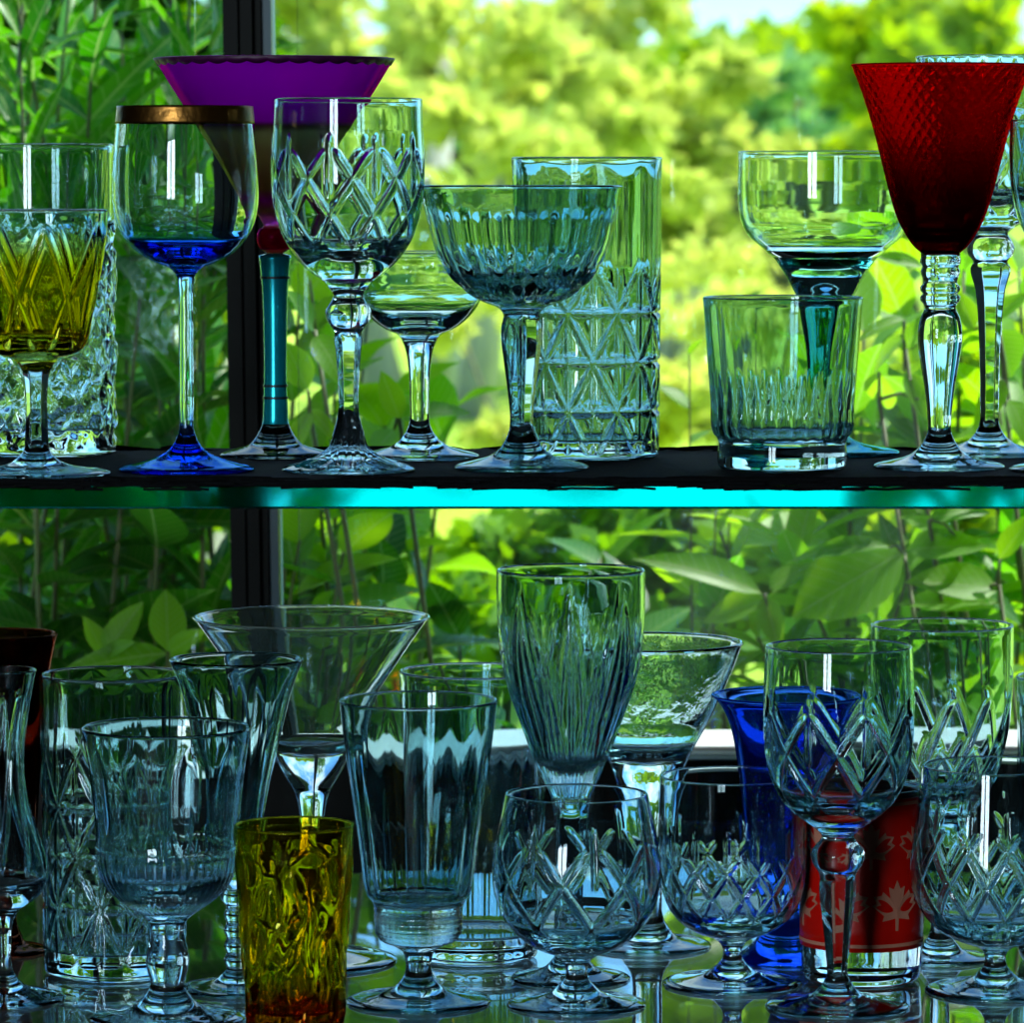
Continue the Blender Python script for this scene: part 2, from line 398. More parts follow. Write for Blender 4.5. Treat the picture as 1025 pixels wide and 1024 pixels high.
# ------------------------------------------------------------------ blown, pressed and cut glassware
def smooth_pts(pts, step, tens=0.5):
    """Catmull-Rom through (y, hw, tag) control points, about `step` pixels apart."""
    out = []
    n = len(pts)
    for i in range(n - 1):
        p0, p1, p2, p3 = pts[max(i - 1, 0)], pts[i], pts[i + 1], pts[min(i + 2, n - 1)]
        ln_ = math.hypot(p2[0] - p1[0], p2[1] - p1[1])
        st = step(0.5 * (p1[0] + p2[0])) if callable(step) else step
        k = max(1, min(60, int(math.ceil(ln_ / st))))
        def seg(a, b): return max(1e-6, math.hypot(b[0] - a[0], b[1] - a[1]))
        l01, l12, l23 = seg(p0, p1), seg(p1, p2), seg(p2, p3)
        for q in range(k):
            t = q / k; r = []
            for c in (0, 1):
                m1 = tens * l12 * ((p1[c] - p0[c]) / l01 + (p2[c] - p1[c]) / l12) if i > 0 else (p2[c] - p1[c])
                m2 = tens * l12 * ((p2[c] - p1[c]) / l12 + (p3[c] - p2[c]) / l23) if i < n - 2 else (p2[c] - p1[c])
                h00 = 2*t**3 - 3*t**2 + 1; h10 = t**3 - 2*t**2 + t; h01 = -2*t**3 + 3*t**2; h11 = t**3 - t**2
                r.append(h00*p1[c] + h10*m1 + h01*p2[c] + h11*m2)
            out.append((r[0], max(0.0, r[1]), p1[2]))
    out.append(pts[-1]); return out

def groove(frac, spacing, w):
    d = np.abs(frac - np.round(frac)) * spacing
    return np.clip(1 - d / w, 0, 1)
def fade(y, a, b, s):          # 1 inside [a,b] (pixel rows), soft ends
    return np.clip((y - a) / s, 0, 1) * np.clip((b - y) / s, 0, 1)
# every cut: f(theta, y, R) -> depth in pixels
def cut_diamond(n, p, y0, y1, w=4.0, depth=3.0, soft=6):
    def f(th, y, R):
        u = n * th / (2 * PI); sp = 1 / math.hypot(n / (2 * PI * max(R, 5)), 1 / p)
        g = np.maximum(groove(u + y / p, sp, w), groove(u - y / p, sp, w))
        return depth * g * fade(y, y0, y1, soft)
    return f
def cut_lines(n, p, y0, y1, w=3.5, depth=2.5, soft=8, phase=0.0):
    def f(th, y, R):
        u = n * th / (2 * PI) + phase; sp = 1 / math.hypot(n / (2 * PI * max(R, 5)), 1 / p)
        return depth * groove(u + y / p, sp, w) * fade(y, y0, y1, soft)
    return f
def cut_flutes(n, y0, y1, depth=2.0, arch=0.0, phase=0.0, soft=12):
    """scalloped vertical flutes; arch > 0 makes their upper ends pointed."""
    def f(th, y, R):
        u = n * th / (2 * PI) + phase; a = np.abs(u - np.round(u)) * 2      # 0 at the flute's centre, 1 at the ridge
        top = y0 + arch * a
        s = np.clip((y - top) / soft, 0, 1) * np.clip((y1 - y) / 4, 0, 1)
        return depth * (1 - a * a) * s
    return f
def cut_rings(y0, y1, p, depth):
    def f(th, y, R):
        return depth * (0.5 + 0.5 * np.cos(2 * PI * (y - y0) / p)) * fade(y, y0, y1, 1.5) + 0 * th
    return f
def cut_star(n, rows, y0, y1, w=3.2, depth=2.6):
    """verticals, X strokes and lens-shaped horizontal cuts between the rows."""
    hgt = rows[1] - rows[0]
    def f(th, y, R):
        u = n * th / (2 * PI)
        su = 2 * PI * R / n; sp = 1 / math.hypot(1 / su, 1 / (2 * hgt))
        q = (y - rows[0]) / (2 * hgt)
        g = np.maximum(groove(u / 1 + q, sp, w), groove(u - q, sp, w))
        g = np.maximum(g, 0.8 * groove(u * 2, su / 2, w * 0.7))
        lens = np.zeros_like(th)
        a = np.abs(2 * u - np.round(2 * u)) * 2
        for r in rows:
            hh = 5.0 * (1 - (1 - a) ** 2) + 0.6
            lens = np.maximum(lens, np.clip(1 - (abs(y - r)) / hh, 0, 1))
        return depth * np.maximum(g, lens * 1.2) * fade(y, y0, y1, 10)
    return f
def cut_feather(n, y0, y1, depth=2.4):
    """long fan cuts rising from the stem"""
    def f(th, y, R):
        u = n * th / (2 * PI); g = np.zeros_like(th)
        for k, p in ((0, 1e9), (0.5, 1e9), (0.0, 260), (0.0, -260), (0.5, 420), (0.5, -420), (0.25, 800), (0.75, -800)):
            v = (y1 - y) / p
            g = np.maximum(g, groove(u + v + k, 2 * PI * R / n, 3.0))
        top = y0 + 34 * np.abs(np.sin(n * th / 2))
        return depth * g * np.clip((y - top) / 25, 0, 1) * np.clip((y1 - y) / 4, 0, 1)
    return f
def cut_lumps(seed, y0, y1, depth, s=0.12):
    rg = random.Random(seed); ws = [(rg.randint(2, 14), rg.uniform(-s, s) * 2, rg.uniform(0, 6.3)) for _ in range(9)]
    def f(th, y, R):
        v = sum(np.sin(k * th + y * a + ph) for k, a, ph in ws) / 3.0
        return depth * np.tanh(v * 1.5) * fade(y, y0, y1, 12)
    return f
def cut_dots(n, p, y0, y1, depth):
    def f(th, y, R):
        u = n * th / (2 * PI); a = np.cos(2 * PI * (u + y / p)) * np.cos(2 * PI * (u - y / p))
        return depth * a * fade(y, y0, y1, 10)
    return f
def facets(n, y0, y1, soft=6, phase=0.0, k=1.0):
    def f(th, y, R):
        a = (th + phase) % (2 * PI / n) - PI / n
        return k * R * (1 - math.cos(PI / n) / np.cos(a)) * fade(y, y0, y1, soft)
    return f
def add(*fs):
    return lambda th, y, R: sum(f(th, y, R) for f in fs)
def mx(*fs):
    def g(th, y, R):
        r = fs[0](th, y, R)
        for f in fs[1:]: r = np.maximum(r, f(th, y, R))
        return r
    return g

def glassware(name, label, cx, by, plane, foot, stem, bowl, t, yin, ib=None, cut=None, cutzone=None, segs=None,
              mats=None, rot=0.0, cat='glass', group=None, body='bowl', band=None):
    """One glass turned from a pixel profile: control points (row, half width), bottom to top.
    foot/stem/bowl become the glass's parts; t = wall in pixels; yin = row of the inner bottom."""
    base = on_Z(cx, by, plane); s = (base - CAM).dot(Vector((0, math.cos(PITCH), -math.sin(PITCH)))) / F
    root = empty(name, base); tag(root, label, cat, group or 'glassware set out on the shelves')
    mats = mats or {}
    segs = segs or (240 if cut else 96)
    pts = [(p[0], p[1], 'foot') for p in foot] + [(p[0], p[1], 'stem') for p in stem] + [(p[0], p[1], body) for p in bowl]
    def step(y):
        return 2.0 if cutzone and cutzone[0] - 3 <= y <= cutzone[1] + 3 else 5.0
    outer = smooth_pts(pts, step)
    ytop, rtop = outer[-1][0], outer[-1][1]
    rows = []
    # underside, a little hollow, with the axis vertex first
    y_b, r_b = outer[0][0], outer[0][1]
    hol = min(2.5, 0.06 * r_b) if stem else 1.2
    first = 'foot' if foot else body
    rows += [(y_b - hol, 0.0, first), (y_b - hol, r_b * 0.45, first), (y_b - hol * 0.6, r_b * 0.8, first), (y_b, r_b * 0.93, first)]
    n_out0 = len(rows)
    rows += list(outer[:-1]) + [(ytop + t * (0.62 - 0.62 * math.sin(q_ * PI / 8)), rtop - t * (0.5 - 0.56 * math.cos(q_ * PI / 8)), body) for q_ in range(9)]
    n_out1 = n_out0 + len(outer) - 2
    # inside
    bo = [(o_[0], o_[1]) for o_ in outer if o_[2] == body][::-1]
    ys = np.array([b[0] for b in bo]); rs = np.array([b[1] for b in bo])
    def r_at(y): return float(np.interp(y, ys, rs))
    r_est = max(3.0, r_at(yin) - t * 1.3)
    b_ = ib if ib is not None else min(r_est * 0.6, (yin - ytop) * 0.45)
    # walls follow the outside down to yin-b_, then a rounded bottom
    lo = yin - b_
    slope_t = lambda y: t * math.sqrt(1 + min(9, ((r_at(y - 2) - r_at(y + 2)) / 4.0) ** 2))
    y = ytop + t
    while y < lo:
        rows.append((y, max(2.0, r_at(y) - slope_t(y)), body)); y += 7.0
    r0 = max(2.0, r_at(lo) - slope_t(lo))
    for q in range(9):
        ph = q / 9 * PI / 2
        rows.append((lo + b_ * math.sin(ph), r0 * math.cos(ph), body))
    rows.append((yin, 0.0, body))
    th = np.arange(segs) * 2 * PI / segs + rot
    co = np.zeros((len(rows), segs, 3))
    for i, (yy, rr, tg) in enumerate(rows):
        R = np.full(segs, rr)
        if cut is not None and n_out0 <= i <= n_out1 and rr > 0:
            R = R - cut(th - rot, yy, rr)
        co[i, :, 0] = R * np.cos(th); co[i, :, 1] = R * np.sin(th); co[i, :, 2] = (by - yy)
    co *= s
    Tt = np.roll(co, -1, 1) - np.roll(co, 1, 1)
    Tp = np.empty_like(co); Tp[1:-1] = co[2:] - co[:-2]; Tp[0] = co[1] - co[0]; Tp[-1] = co[-1] - co[-2]
    Nn = np.cross(Tt, Tp); ll = np.linalg.norm(Nn, axis=2, keepdims=True); Nn = Nn / np.maximum(ll, 1e-12)
    Nn[0] = (0, 0, -1); Nn[-1] = (0, 0, 1)
    spans = []; a = 0
    tags = [r[2] for r in rows]
    for i in range(1, len(rows) + 1):
        if i == len(rows) or tags[i] != tags[a]:
            spans.append((tags[a], a, min(i, len(rows) - 1))); a = i
    made = {}
    for tg, a, b in spans:
        v, nrm, f = [], [], []
        idx = {}
        for i in range(a, b + 1):
            if i == 0 or i == len(rows) - 1:
                idx[i] = [len(v)] * segs; v.append(co[i, 0]); nrm.append(Nn[i, 0])
                v[-1] = np.array((0, 0, co[i, 0, 2]))
            else:
                idx[i] = list(range(len(v), len(v) + segs)); v.extend(co[i]); nrm.extend(Nn[i])
        for i in range(a, b):
            A, B = idx[i], idx[i + 1]
            for j in range(segs):
                k = (j + 1) % segs
                if i == 0: f.append((A[0], B[k], B[j]))
                elif i + 1 == len(rows) - 1: f.append((A[j], A[k], B[0]))
                else: f.append((A[j], A[k], B[k], B[j]))
        me = bpy.data.meshes.new(tg); me.from_pydata([tuple(p) for p in v], [], f); me.update()
        me.polygons.foreach_set('use_smooth', [True] * len(me.polygons))
        me.normals_split_custom_set_from_vertices([tuple(p) for p in nrm])
        me.materials.append(mats.get(tg, mats.get('all', M['clear'])))
        o_ = bpy.data.objects.new(tg, me); C.objects.link(o_); o_.parent = root; made[tg] = o_
    root_info = dict(root=root, s=s, by=by, parts=made, r_at=r_at, cx=cx)
    return root_info

def shell_band(g, name, mat, y0, y1, out_=0.6, thick=1.2, segs=96, parent=None, label=None, rfun=None):
    """a thin collar hugging the outside of a glass between rows y0 (upper) and y1 (lower)"""
    s, by, r_at = g['s'], g['by'], (rfun or g['r_at'])
    ys_ = np.linspace(y1, y0, 8); v = []; f = []
    ring = [(y, r_at(y) + out_) for y in ys_] + [(y, r_at(y) + out_ + thick) for y in ys_[::-1]]
    for y, r in ring:
        for j in range(segs):
            a = 2 * PI * j / segs; v.append((r * s * math.cos(a), r * s * math.sin(a), (by - y) * s))
    n = len(ring)
    for i in range(n):
        for j in range(segs):
            k = (j + 1) % segs; i2 = (i + 1) % n
            f.append((i * segs + j, i2 * segs + j, i2 * segs + k, i * segs + k))
    o_ = mesh_obj(name, v, f, mat, parent or g['root'], smooth=True)
    if label: o_['label'] = label
    return o_
def std_foot(by, hw, ystem, rs, thick=3.0):
    """low conical foot: rim, then a sweep up to the stem at row ystem with half width rs"""
    h = by - ystem
    return [(by, hw - 1.5), (by - thick * 0.5, hw), (by - thick, hw - 1.5), (by - thick - 0.16 * (h - thick), hw * 0.74),
            (by - thick - 0.36 * (h - thick), hw * 0.47), (by - thick - 0.62 * (h - thick), rs + (hw - rs) * 0.15)]

U, Lw = Z_UP, Z_LOW
HM = {}
# ---- upper shelf ------------------------------------------------------------
px = 0.00046
M['yellow_fade'] = glass('yellow_flashed', ramp=[(0, (0.84, 0.92, 0.94)), (0.055, (0.84, 0.92, 0.94)), (0.062, (0.80, 0.72, 0.10)), (0.094, (0.80, 0.74, 0.12)), (0.112, (0.84, 0.92, 0.94)), (0.2, (0.84, 0.92, 0.94))])
glassware('wine_goblet', 'cut goblet with a yellow-tinted bowl at the left end of the upper shelf', 37, 475, U,
  std_foot(475, 74, 455, 15), [(452, 14), (430, 11.5), (395, 11), (372, 14), (362, 20)],
  [(356, 34), (350, 46), (343, 51), (320, 56), (280, 64), (245, 70), (210, 73)], 3.5, 340, ib=8,
  cut=add(cut_diamond(7, 150, 222, 350, 4.5, 3.2, 14), facets(6, 365, 450)), cutzone=(218, 350), mats={'bowl': M['yellow_fade']})
glassware('tumbler', 'tall clear tumbler with a dimpled lower half behind the yellow-tinted goblet', 44, 454, U,
  [], [], [(454, 68), (451, 71), (430, 72), (300, 72.5), (145, 73)], 3.5, 432, ib=6, body='body',
  cut=add(cut_lumps(8, 215, 446, 2.0, 0.16), cut_diamond(20, 40, 225, 446, 5, 1.6)), cutzone=(215, 446))
M['blue_fade'] = glass('blue_fading_glass', ramp=[(0, (0.10, 0.35, 0.95)), (0.012, (0.14, 0.42, 0.96)), (0.030, (0.78, 0.95, 1)), (0.088, (0.75, 0.92, 1)), (0.095, (0.12, 0.38, 0.95)), (0.106, (0.35, 0.68, 0.98)), (0.116, (0.93, 0.98, 1)), (0.18, (0.84, 0.92, 0.94))])
g = glassware('wine_goblet', 'round goblet with a gold rim band and a blue tinted stem and foot', 187, 471, U,
  std_foot(471, 68, 440, 9.5), [(434, 8.5), (400, 7.6), (330, 7.4), (285, 8), (275, 10)],
  [(268, 17), (263, 30), (255, 45), (243, 58), (226, 68), (206, 72.5), (185, 73), (150, 71), (118, 68), (108, 67)], 2.6, 256, ib=24,
  mats={'all': M['blue_fade']}, segs=128)
shell_band(g, 'rim_band', M['gold'], 107.5, 125, 0.2, 0.7, label='brown gold rim band')
M['purple'] = glass('purple_enamelled_glass', ramp=[(0, (0.3, 0.3, 0.3)), (0.108, (0.90, 0.75, 0.40)), (0.114, (0.95, 0.15, 0.95)), (0.119, (0.80, 0.65, 0.40)), (0.124, (0.95, 0.15, 0.95)), (0.129, (0.75, 0.60, 0.35)), (0.148, (0.82, 0.70, 0.40)), (0.156, (0.90, 0.86, 0.50)), (0.1595, (0.35, 0.25, 0.15)), (0.1615, (0.95, 0.01, 0.97)), (0.2, (0.99, 0.01, 0.99))], milky=0.58)
M['turq'] = principled('turquoise_lustre', (0.0, 0.48, 0.60), 0.25, 0.6, noise=(0.0, 0.40, 0.55), scale=40)
M['pinkball'] = glass('magenta_glass', (1.0, 0.05, 0.42), milky=0.55, milkcol=(1.0, 0.02, 0.40))
M['smoke'] = glass('smoky_glass', (0.55, 0.60, 0.62))
g = glassware('martini_glass', 'purple conical cocktail glass with a turquoise stem beside the window post', 276, 456.5, U,
  std_foot(456.5, 56, 428, 14), [(424, 13.5), (410, 12.5), (380, 11.5), (330, 11.8), (290, 13), (262, 15.5), (256, 16)],
  [(254, 8), (251, 12.5), (245, 15.5), (238, 16.5), (231, 15), (226, 11), (222, 13), (215, 17), (190, 34), (150, 61), (118, 83), (80, 107.5), (60, 119.5)], 2.6, 216, ib=4,
  mats={'stem': M['turq'], 'bowl': M['purple'], 'foot': M['smoke']})
M['darkring'] = principled('dark_ring_paint', (0.01, 0.02, 0.03), 0.4)
for yy in (278, 386, 398):
    shell_band(g, 'stem_ring', M['darkring'], yy - 1.2, yy + 1.2, 0.1, 0.6, rfun=lambda y: float(np.interp(y, [262, 290, 330, 380, 410], [15.5, 13, 11.8, 11.5, 12.5])), parent=g['parts']['stem'])
shell_band(g, 'stem_knob', M['pinkball'], 229, 250, 0.2, 1.0, rfun=lambda y: 8 + 9.0 * math.sqrt(max(0, 1 - ((y - 239) / 13.0) ** 2)), label='glossy magenta glass knob')
M['scallop'] = principled('dark_scallop_paint', (0.05, 0.0, 0.05), 0.5)
# dark scalloped edging painted round the rim
v, f = [], []
s_ = g['s']; nseg = 288
for lvl in range(2):
    for j in range(nseg):
        a = 2 * PI * j / nseg; sc_ = 5.0 + 2.6 * abs(math.sin(a * 18))
        y = 60.3 if lvl == 0 else 60.3 + sc_
        r = (119.6 - (y - 60) * 0.59 + 0.5) * s_
        v.append((r * math.cos(a), r * math.sin(a), (g['by'] - y) * s_))
for j in range(nseg):
    k = (j + 1) % nseg; f.append((j, nseg + j, nseg + k, k))
sco = mesh_obj('scalloped_edging', v, f, M['scallop'], g['root'], smooth=True); sco['label'] = 'dark scalloped rim edging'
sm = sco.modifiers.new('thick', 'SOLIDIFY'); sm.thickness = 0.0003; sm.offset = 1
glassware('wine_goblet', 'cut crystal wine glass in front of the purple cocktail glass', 349, 471, U,
  std_foot(471, 67, 434, 12), [(430, 15), (424, 13), (412, 10.5), (385, 10.5), (350, 13), (338, 14.5), (332, 14), (326, 18), (319, 22.5), (311, 23), (303, 18), (296, 15), (289, 19), (282, 24)],
  [(276, 33), (266, 45), (253, 56), (235, 66), (212, 73), (190, 76), (160, 76.5), (130, 75), (100, 74)], 3.0, 256, ib=22,
  cut=add(mx(cut_diamond(10, 72, 150, 248, 4.4, 3.4, 8), cut_lines(10, 1e7, 135, 200, 3.0, 2.2)), facets(6, 332, 420), cut_flutes(16, 436, 470, 2.2)), cutzone=(126, 250), rot=0.1)
glassware('coupe_glass', 'plain clear coupe between the cut wine glass and the pressed coupe', 420, 458, U,
  std_foot(458, 60, 430, 12), [(426, 11), (400, 10), (370, 11), (350, 14), (342, 17)],
  [(336, 20), (330, 33), (319, 48), (305, 59), (288, 65), (268, 67), (252, 66)], 2.6, 327, ib=34)
glassware('coupe_glass', 'pressed clear coupe with a fluted bowl in front of the star-cut tumbler', 522, 469, U,
  std_foot(469, 68, 438, 14), [(432, 13), (420, 11.5), (395, 13.5), (360, 18), (338, 20.5), (325, 20), (316, 18), (309, 22)],
  [(304, 34), (299, 46), (290, 60), (278, 72), (262, 82), (240, 90), (215, 96), (186, 101)], 3.4, 286, ib=16,
  cut=add(cut_flutes(26, 205, 300, 1.1, arch=8), cut_flutes(26, 244, 300, 2.2, arch=16), cut_diamond(13, 46, 262, 300, 4, 2.4, 5), facets(8, 316, 432)), cutzone=(195, 300), rot=0.05, mats={'all': M['pressed']})
glassware('tumbler', 'tall clear tumbler cut with stars and horizontal lens bands', 587, 457, U,
  [], [], [(457, 69), (454, 72), (440, 72.5), (300, 74), (158, 75)], 4.0, 442, ib=5, body='body',
  cut=mx(cut_star(9, (312, 361, 409), 262, 452, 3.4, 3.4), cut_flutes(9, 164, 275, 0.9)), cutzone=(262, 452), rot=0.25, mats={'all': M['pressed']})
glassware('tumbler', 'low clear whisky tumbler with pointed flutes round its base', 783, 469, U,
  [], [], [(469, 61), (466, 64), (452, 64.5), (441, 64), (437, 66), (434, 69), (400, 72), (350, 76), (297, 80)], 3.6, 440, ib=5, body='body',
  cut=cut_flutes(30, 372, 438, 2.6, arch=54), cutzone=(340, 440), rot=0.1, mats={'all': M['pressed']})
M['aqua_fade'] = glass('aqua_stem_glass', ramp=[(0, (0.25, 0.72, 0.80)), (0.012, (0.22, 0.64, 0.50)), (0.070, (0.22, 0.66, 0.52)), (0.080, (0.60, 0.90, 0.92)), (0.105, (0.88, 0.97, 0.975)), (0.16, (0.94, 0.985, 0.99))])
glassware('wine_goblet', 'wide clear goblet with an aqua stem behind the whisky tumbler', 825, 454, U,
  std_foot(454, 76, 428, 16), [(422, 14), (390, 13), (350, 16), (320, 22), (300, 26)],
  [(292, 31), (284, 35), (272, 42), (258, 52), (246, 66), (236, 77), (222, 84), (205, 87), (180, 87.5), (152, 87)], 2.8, 268, ib=22,
  mats={'all': M['aqua_fade']}, segs=128)
M['ruby'] = glass('ruby_glass', ramp=[(0, (0.3, 0, 0)), (0.10, (0.30, 0.0, 0.002)), (0.125, (0.42, 0.0, 0.003)), (0.155, (0.84, 0.008, 0.012)), (0.19, (0.94, 0.014, 0.02))], milky=0.05, milkcol=(0.7, 0.0, 0.0))
glassware('wine_goblet', 'ruby red goblet on a clear baluster stem', 940, 468, U,
  std_foot(468, 66, 440, 14), [(434, 12.5), (420, 12), (390, 15), (360, 20), (335, 22.5), (318, 20), (308, 15.5), (304, 17), (301, 20), (297, 20), (294, 17), (291, 20), (287, 20), (284, 17), (278, 18), (272, 20), (267, 18), (263, 20.5), (257, 19.5)],
  [(253, 20), (249, 25), (240, 32), (222, 42), (196, 51), (165, 59), (130, 68), (95, 79), (66, 90)], 2.8, 240, ib=16,
  cut=cut_diamond(40, 15, 68, 205, 3.0, 0.7), cutzone=(66, 200), segs=280, mats={'bowl': M['ruby']})
glassware('wine_goblet', 'clear cut goblet with a ribbed rim and ball knop behind the ruby goblet', 990, 455, U,
  std_foot(455, 62, 432, 12), [(426, 10.5), (400, 9.5), (340, 11), (290, 15), (268, 20), (262, 17), (256, 22), (248, 24), (240, 20), (234, 17), (228, 24)],
  [(222, 34), (208, 46), (185, 57), (150, 66), (110, 72), (80, 75), (58, 76)], 3.0, 205, ib=20,
  cut=add(cut_flutes(30, 58, 110, 1.6), cut_diamond(9, 80, 110, 215, 4.2, 3.2), facets(6, 262, 426)), cutzone=(60, 220))
glassware('wine_goblet', 'clear goblet mostly cut off by the right edge of the upper shelf', 1078, 471, U,
  std_foot(471, 68, 445, 10), [(436, 8.5), (380, 8), (310, 9), (270, 14)],
  [(262, 26), (246, 46), (222, 60), (190, 68), (150, 70), (121, 69)], 2.8, 246, ib=22)

# ---- lower counter ----------------------------------------------------------
M['brown'] = glass('dark_brown_glass', (0.42, 0.20, 0.13))
glassware('flared_vase', 'dark brown flared glass behind the left end of the lower counter', 4, 952, Lw,
  std_foot(952, 44, 930, 14), [(922, 13), (905, 15)],
  [(898, 22), (880, 28), (840, 33), (780, 37), (720, 42), (670, 48), (645, 53), (632, 56)], 3.2, 880, ib=14, mats={'all': M['brown']})
glassware('wine_goblet', 'clear flaring goblet cut off by the left edge in front of the brown glass', 4, 1000, Lw,
  std_foot(1000, 62, 975, 10), [(968, 8.5), (945, 8), (922, 10), (910, 16)],
  [(903, 26), (893, 38), (878, 45), (862, 44), (840, 38), (800, 26), (760, 22), (715, 26), (668, 35)], 3.0, 890, ib=14,
  cut=cut_lines(10, 160, 690, 870, 3.4, 2.4), cutzone=(690, 890))
glassware('tumbler', 'tall cut tumbler behind the large panelled goblet', 115, 972, Lw,
  [], [], [(972, 67), (969, 70), (955, 71), (800, 72), (672, 73)], 4.0, 950, ib=5, body='body',
  cut=mx(cut_star(9, (800, 850, 900), 735, 960, 3.2, 2.0), cut_flutes(10, 674, 760, 0.7)), cutzone=(735, 960), rot=0.4, mats={'all': M['pressed']})
glassware('footed_goblet', 'large panelled goblet on a short knobbed stem beside the amber tumbler', 168, 1020, Lw,
  std_foot(1020, 78, 990, 18), [(984, 17), (972, 20), (960, 22), (945, 19), (930, 17), (920, 20)],
  [(913, 28), (905, 40), (893, 55), (878, 66), (862, 71), (848, 72), (840, 71), (800, 74), (760, 79), (725, 85)], 4.0, 893, ib=26,
  cut=add(facets(10, 740, 845, 30, k=0.45), cut_flutes(48, 842, 912, 1.0), cut_rings(843, 851, 4, 1.2)), cutzone=(735, 905))
glassware('flute_glass', 'trumpet-shaped glass on a ringed stem behind the amber tumbler', 238, 990, Lw,
  std_foot(990, 58, 972, 12), [(968, 11), (960, 14), (953, 11), (946, 14), (938, 11), (930, 14), (922, 11), (914, 14), (906, 11), (900, 16), (894, 17), (889, 12)],
  [(884, 15), (872, 20), (850, 23), (800, 30), (750, 41), (705, 52), (680, 59), (657, 67)], 4.0, 868, ib=8,
  cut=facets(9, 665, 880, 30, k=0.6), cutzone=(665, 880), rot=0.2, mats={'all': M['pressed']})
glassware('martini_glass', 'large clear conical cocktail glass at the back of the lower counter', 313, 962, Lw,
  std_foot(962, 84, 940, 12), [(934, 10), (900, 9), (850, 10), (810, 13), (790, 18)],
  [(780, 24), (768, 31), (755, 37), (742, 41), (725, 47), (700, 60), (665, 83), (640, 100), (615, 118)], 3.0, 752, ib=16,
  mats={'bowl': glass('faintly_bubbled_glass', (0.88, 0.94, 0.94), milky=0.07, milkcol=(0.8, 0.8, 0.7), bump=(60, 0.05))})
glassware('parfait_glass', 'tall footed fluted glass to the right of the amber tumbler', 419, 1003, Lw,
  std_foot(1003, 73, 980, 16), [(974, 14), (962, 13), (952, 16), (945, 26)],
  [(940, 38), (934, 43), (920, 45), (908, 45), (902, 46), (894, 52), (885, 55), (860, 58), (800, 66), (750, 73), (698, 79)], 3.6, 905, ib=8,
  cut=add(cut_flutes(14, 720, 896, 1.3, soft=110), cut_rings(906, 940, 6, 1.0), cut_flutes(40, 904, 942, 0.7)), cutzone=(720, 942), mats={'all': M['pressed']})
glassware('tumbler', 'plain clear tumbler half hidden behind the fluted footed glass', 475, 958, Lw,
  [], [], [(958, 58), (955, 62), (940, 63), (900, 64), (800, 69), (669, 75)], 3.4, 936, ib=6, body='body',
  cut=cut_flutes(24, 760, 950, 1.0, soft=70), cutzone=(765, 952))
glassware('wine_goblet', 'tall goblet with long feather cuts, the tallest in the middle of the lower counter', 571, 980, Lw,
  std_foot(980, 60, 955, 14), [(948, 12), (920, 12), (870, 14), (830, 17), (805, 19)],
  [(795, 22), (785, 26), (770, 33), (745, 42), (715, 53), (690, 62), (662, 69), (630, 73), (600, 74), (568, 74)], 3.8, 770, ib=24,
  cut=add(cut_feather(8, 585, 800, 3.0), facets(6, 805, 950)), cutzone=(585, 800), segs=280, mats={'all': M['pressed']})
glassware('brandy_snifter', 'diamond-cut snifter in front of the tall feather-cut goblet', 577, 1006, Lw,
  std_foot(1006, 70, 982, 14), [(976, 11), (968, 11), (960, 15), (955, 22)],
  [(951, 34), (944, 48), (930, 64), (912, 76), (890, 83), (868, 84.5), (845, 82), (820, 77), (792, 71)], 3.0, 940, ib=28,
  cut=mx(cut_diamond(8, 92, 838, 936, 4.2, 3.0, 8), cut_lines(8, 1e7, 815, 880, 2.4, 1.8)), cutzone=(815, 938), rot=0.2)
M['seeded'] = glass('seeded_glass', (0.84, 0.93, 0.94), bump=(320, 0.08))
glassware('martini_glass', 'seeded bubble-glass cocktail glass with a thick rounded bottom', 648, 947, Lw,
  std_foot(947, 64, 925, 18), [(918, 16), (890, 15), (850, 16), (820, 19), (800, 24)],
  [(790, 28), (778, 33), (764, 38), (745, 47), (720, 61), (690, 75), (660, 88), (640, 95)], 4.2, 758, ib=26, mats={'bowl': M['seeded']},
  cut=cut_lumps(4, 640, 800, 0.10, 0.2), cutzone=(640, 800), segs=160)
glassware('brandy_snifter', 'finely cut snifter in front of the cobalt blue glass', 733, 985, Lw,
  std_foot(985, 70, 964, 14), [(958, 10), (950, 9.5), (943, 13), (938, 20)],
  [(934, 32), (927, 46), (914, 60), (896, 69), (872, 73), (845, 74), (815, 74), (774, 72.5)], 2.8, 924, ib=26,
  cut=mx(cut_diamond(14, 48, 850, 918, 3.6, 2.6, 6), cut_lines(14, 1e7, 820, 862, 2.2, 1.6)), cutzone=(820, 922), rot=0.1)
M['cobalt'] = glass('cobalt_glass', (0.22, 0.46, 0.99), milky=0.12, milkcol=(0.0, 0.14, 0.9))
glassware('trumpet_vase', 'cobalt blue flared glass on a spreading foot', 787, 962, Lw,
  [(962, 48), (960, 50), (957, 49), (950, 40), (936, 27), (924, 19)], [(914, 16), (904, 17), (895, 21)],
  [(888, 26), (870, 33), (840, 40), (800, 45), (760, 50), (725, 57), (705, 66), (693, 76)], 3.4, 872, ib=14, mats={'all': M['cobalt']}, segs=128)
glassware('wine_goblet', 'clear diamond-cut wine goblet in front of the red maple leaf tumbler', 838, 1008, Lw,
  std_foot(1008, 72, 985, 14), [(978, 12), (950, 13), (915, 17), (885, 20), (872, 19), (865, 24), (857, 27), (849, 26), (842, 20), (836, 16), (831, 19), (826, 25)],
  [(820, 34), (811, 46), (797, 58), (778, 67), (755, 73), (725, 75), (690, 75), (644, 73)], 3.0, 806, ib=26,
  cut=add(mx(cut_diamond(8, 88, 705, 806, 4.6, 3.4, 8), cut_lines(8, 1e7, 690, 760, 2.8, 2.0)), facets(6, 874, 980)), cutzone=(690, 812), rot=0.3)
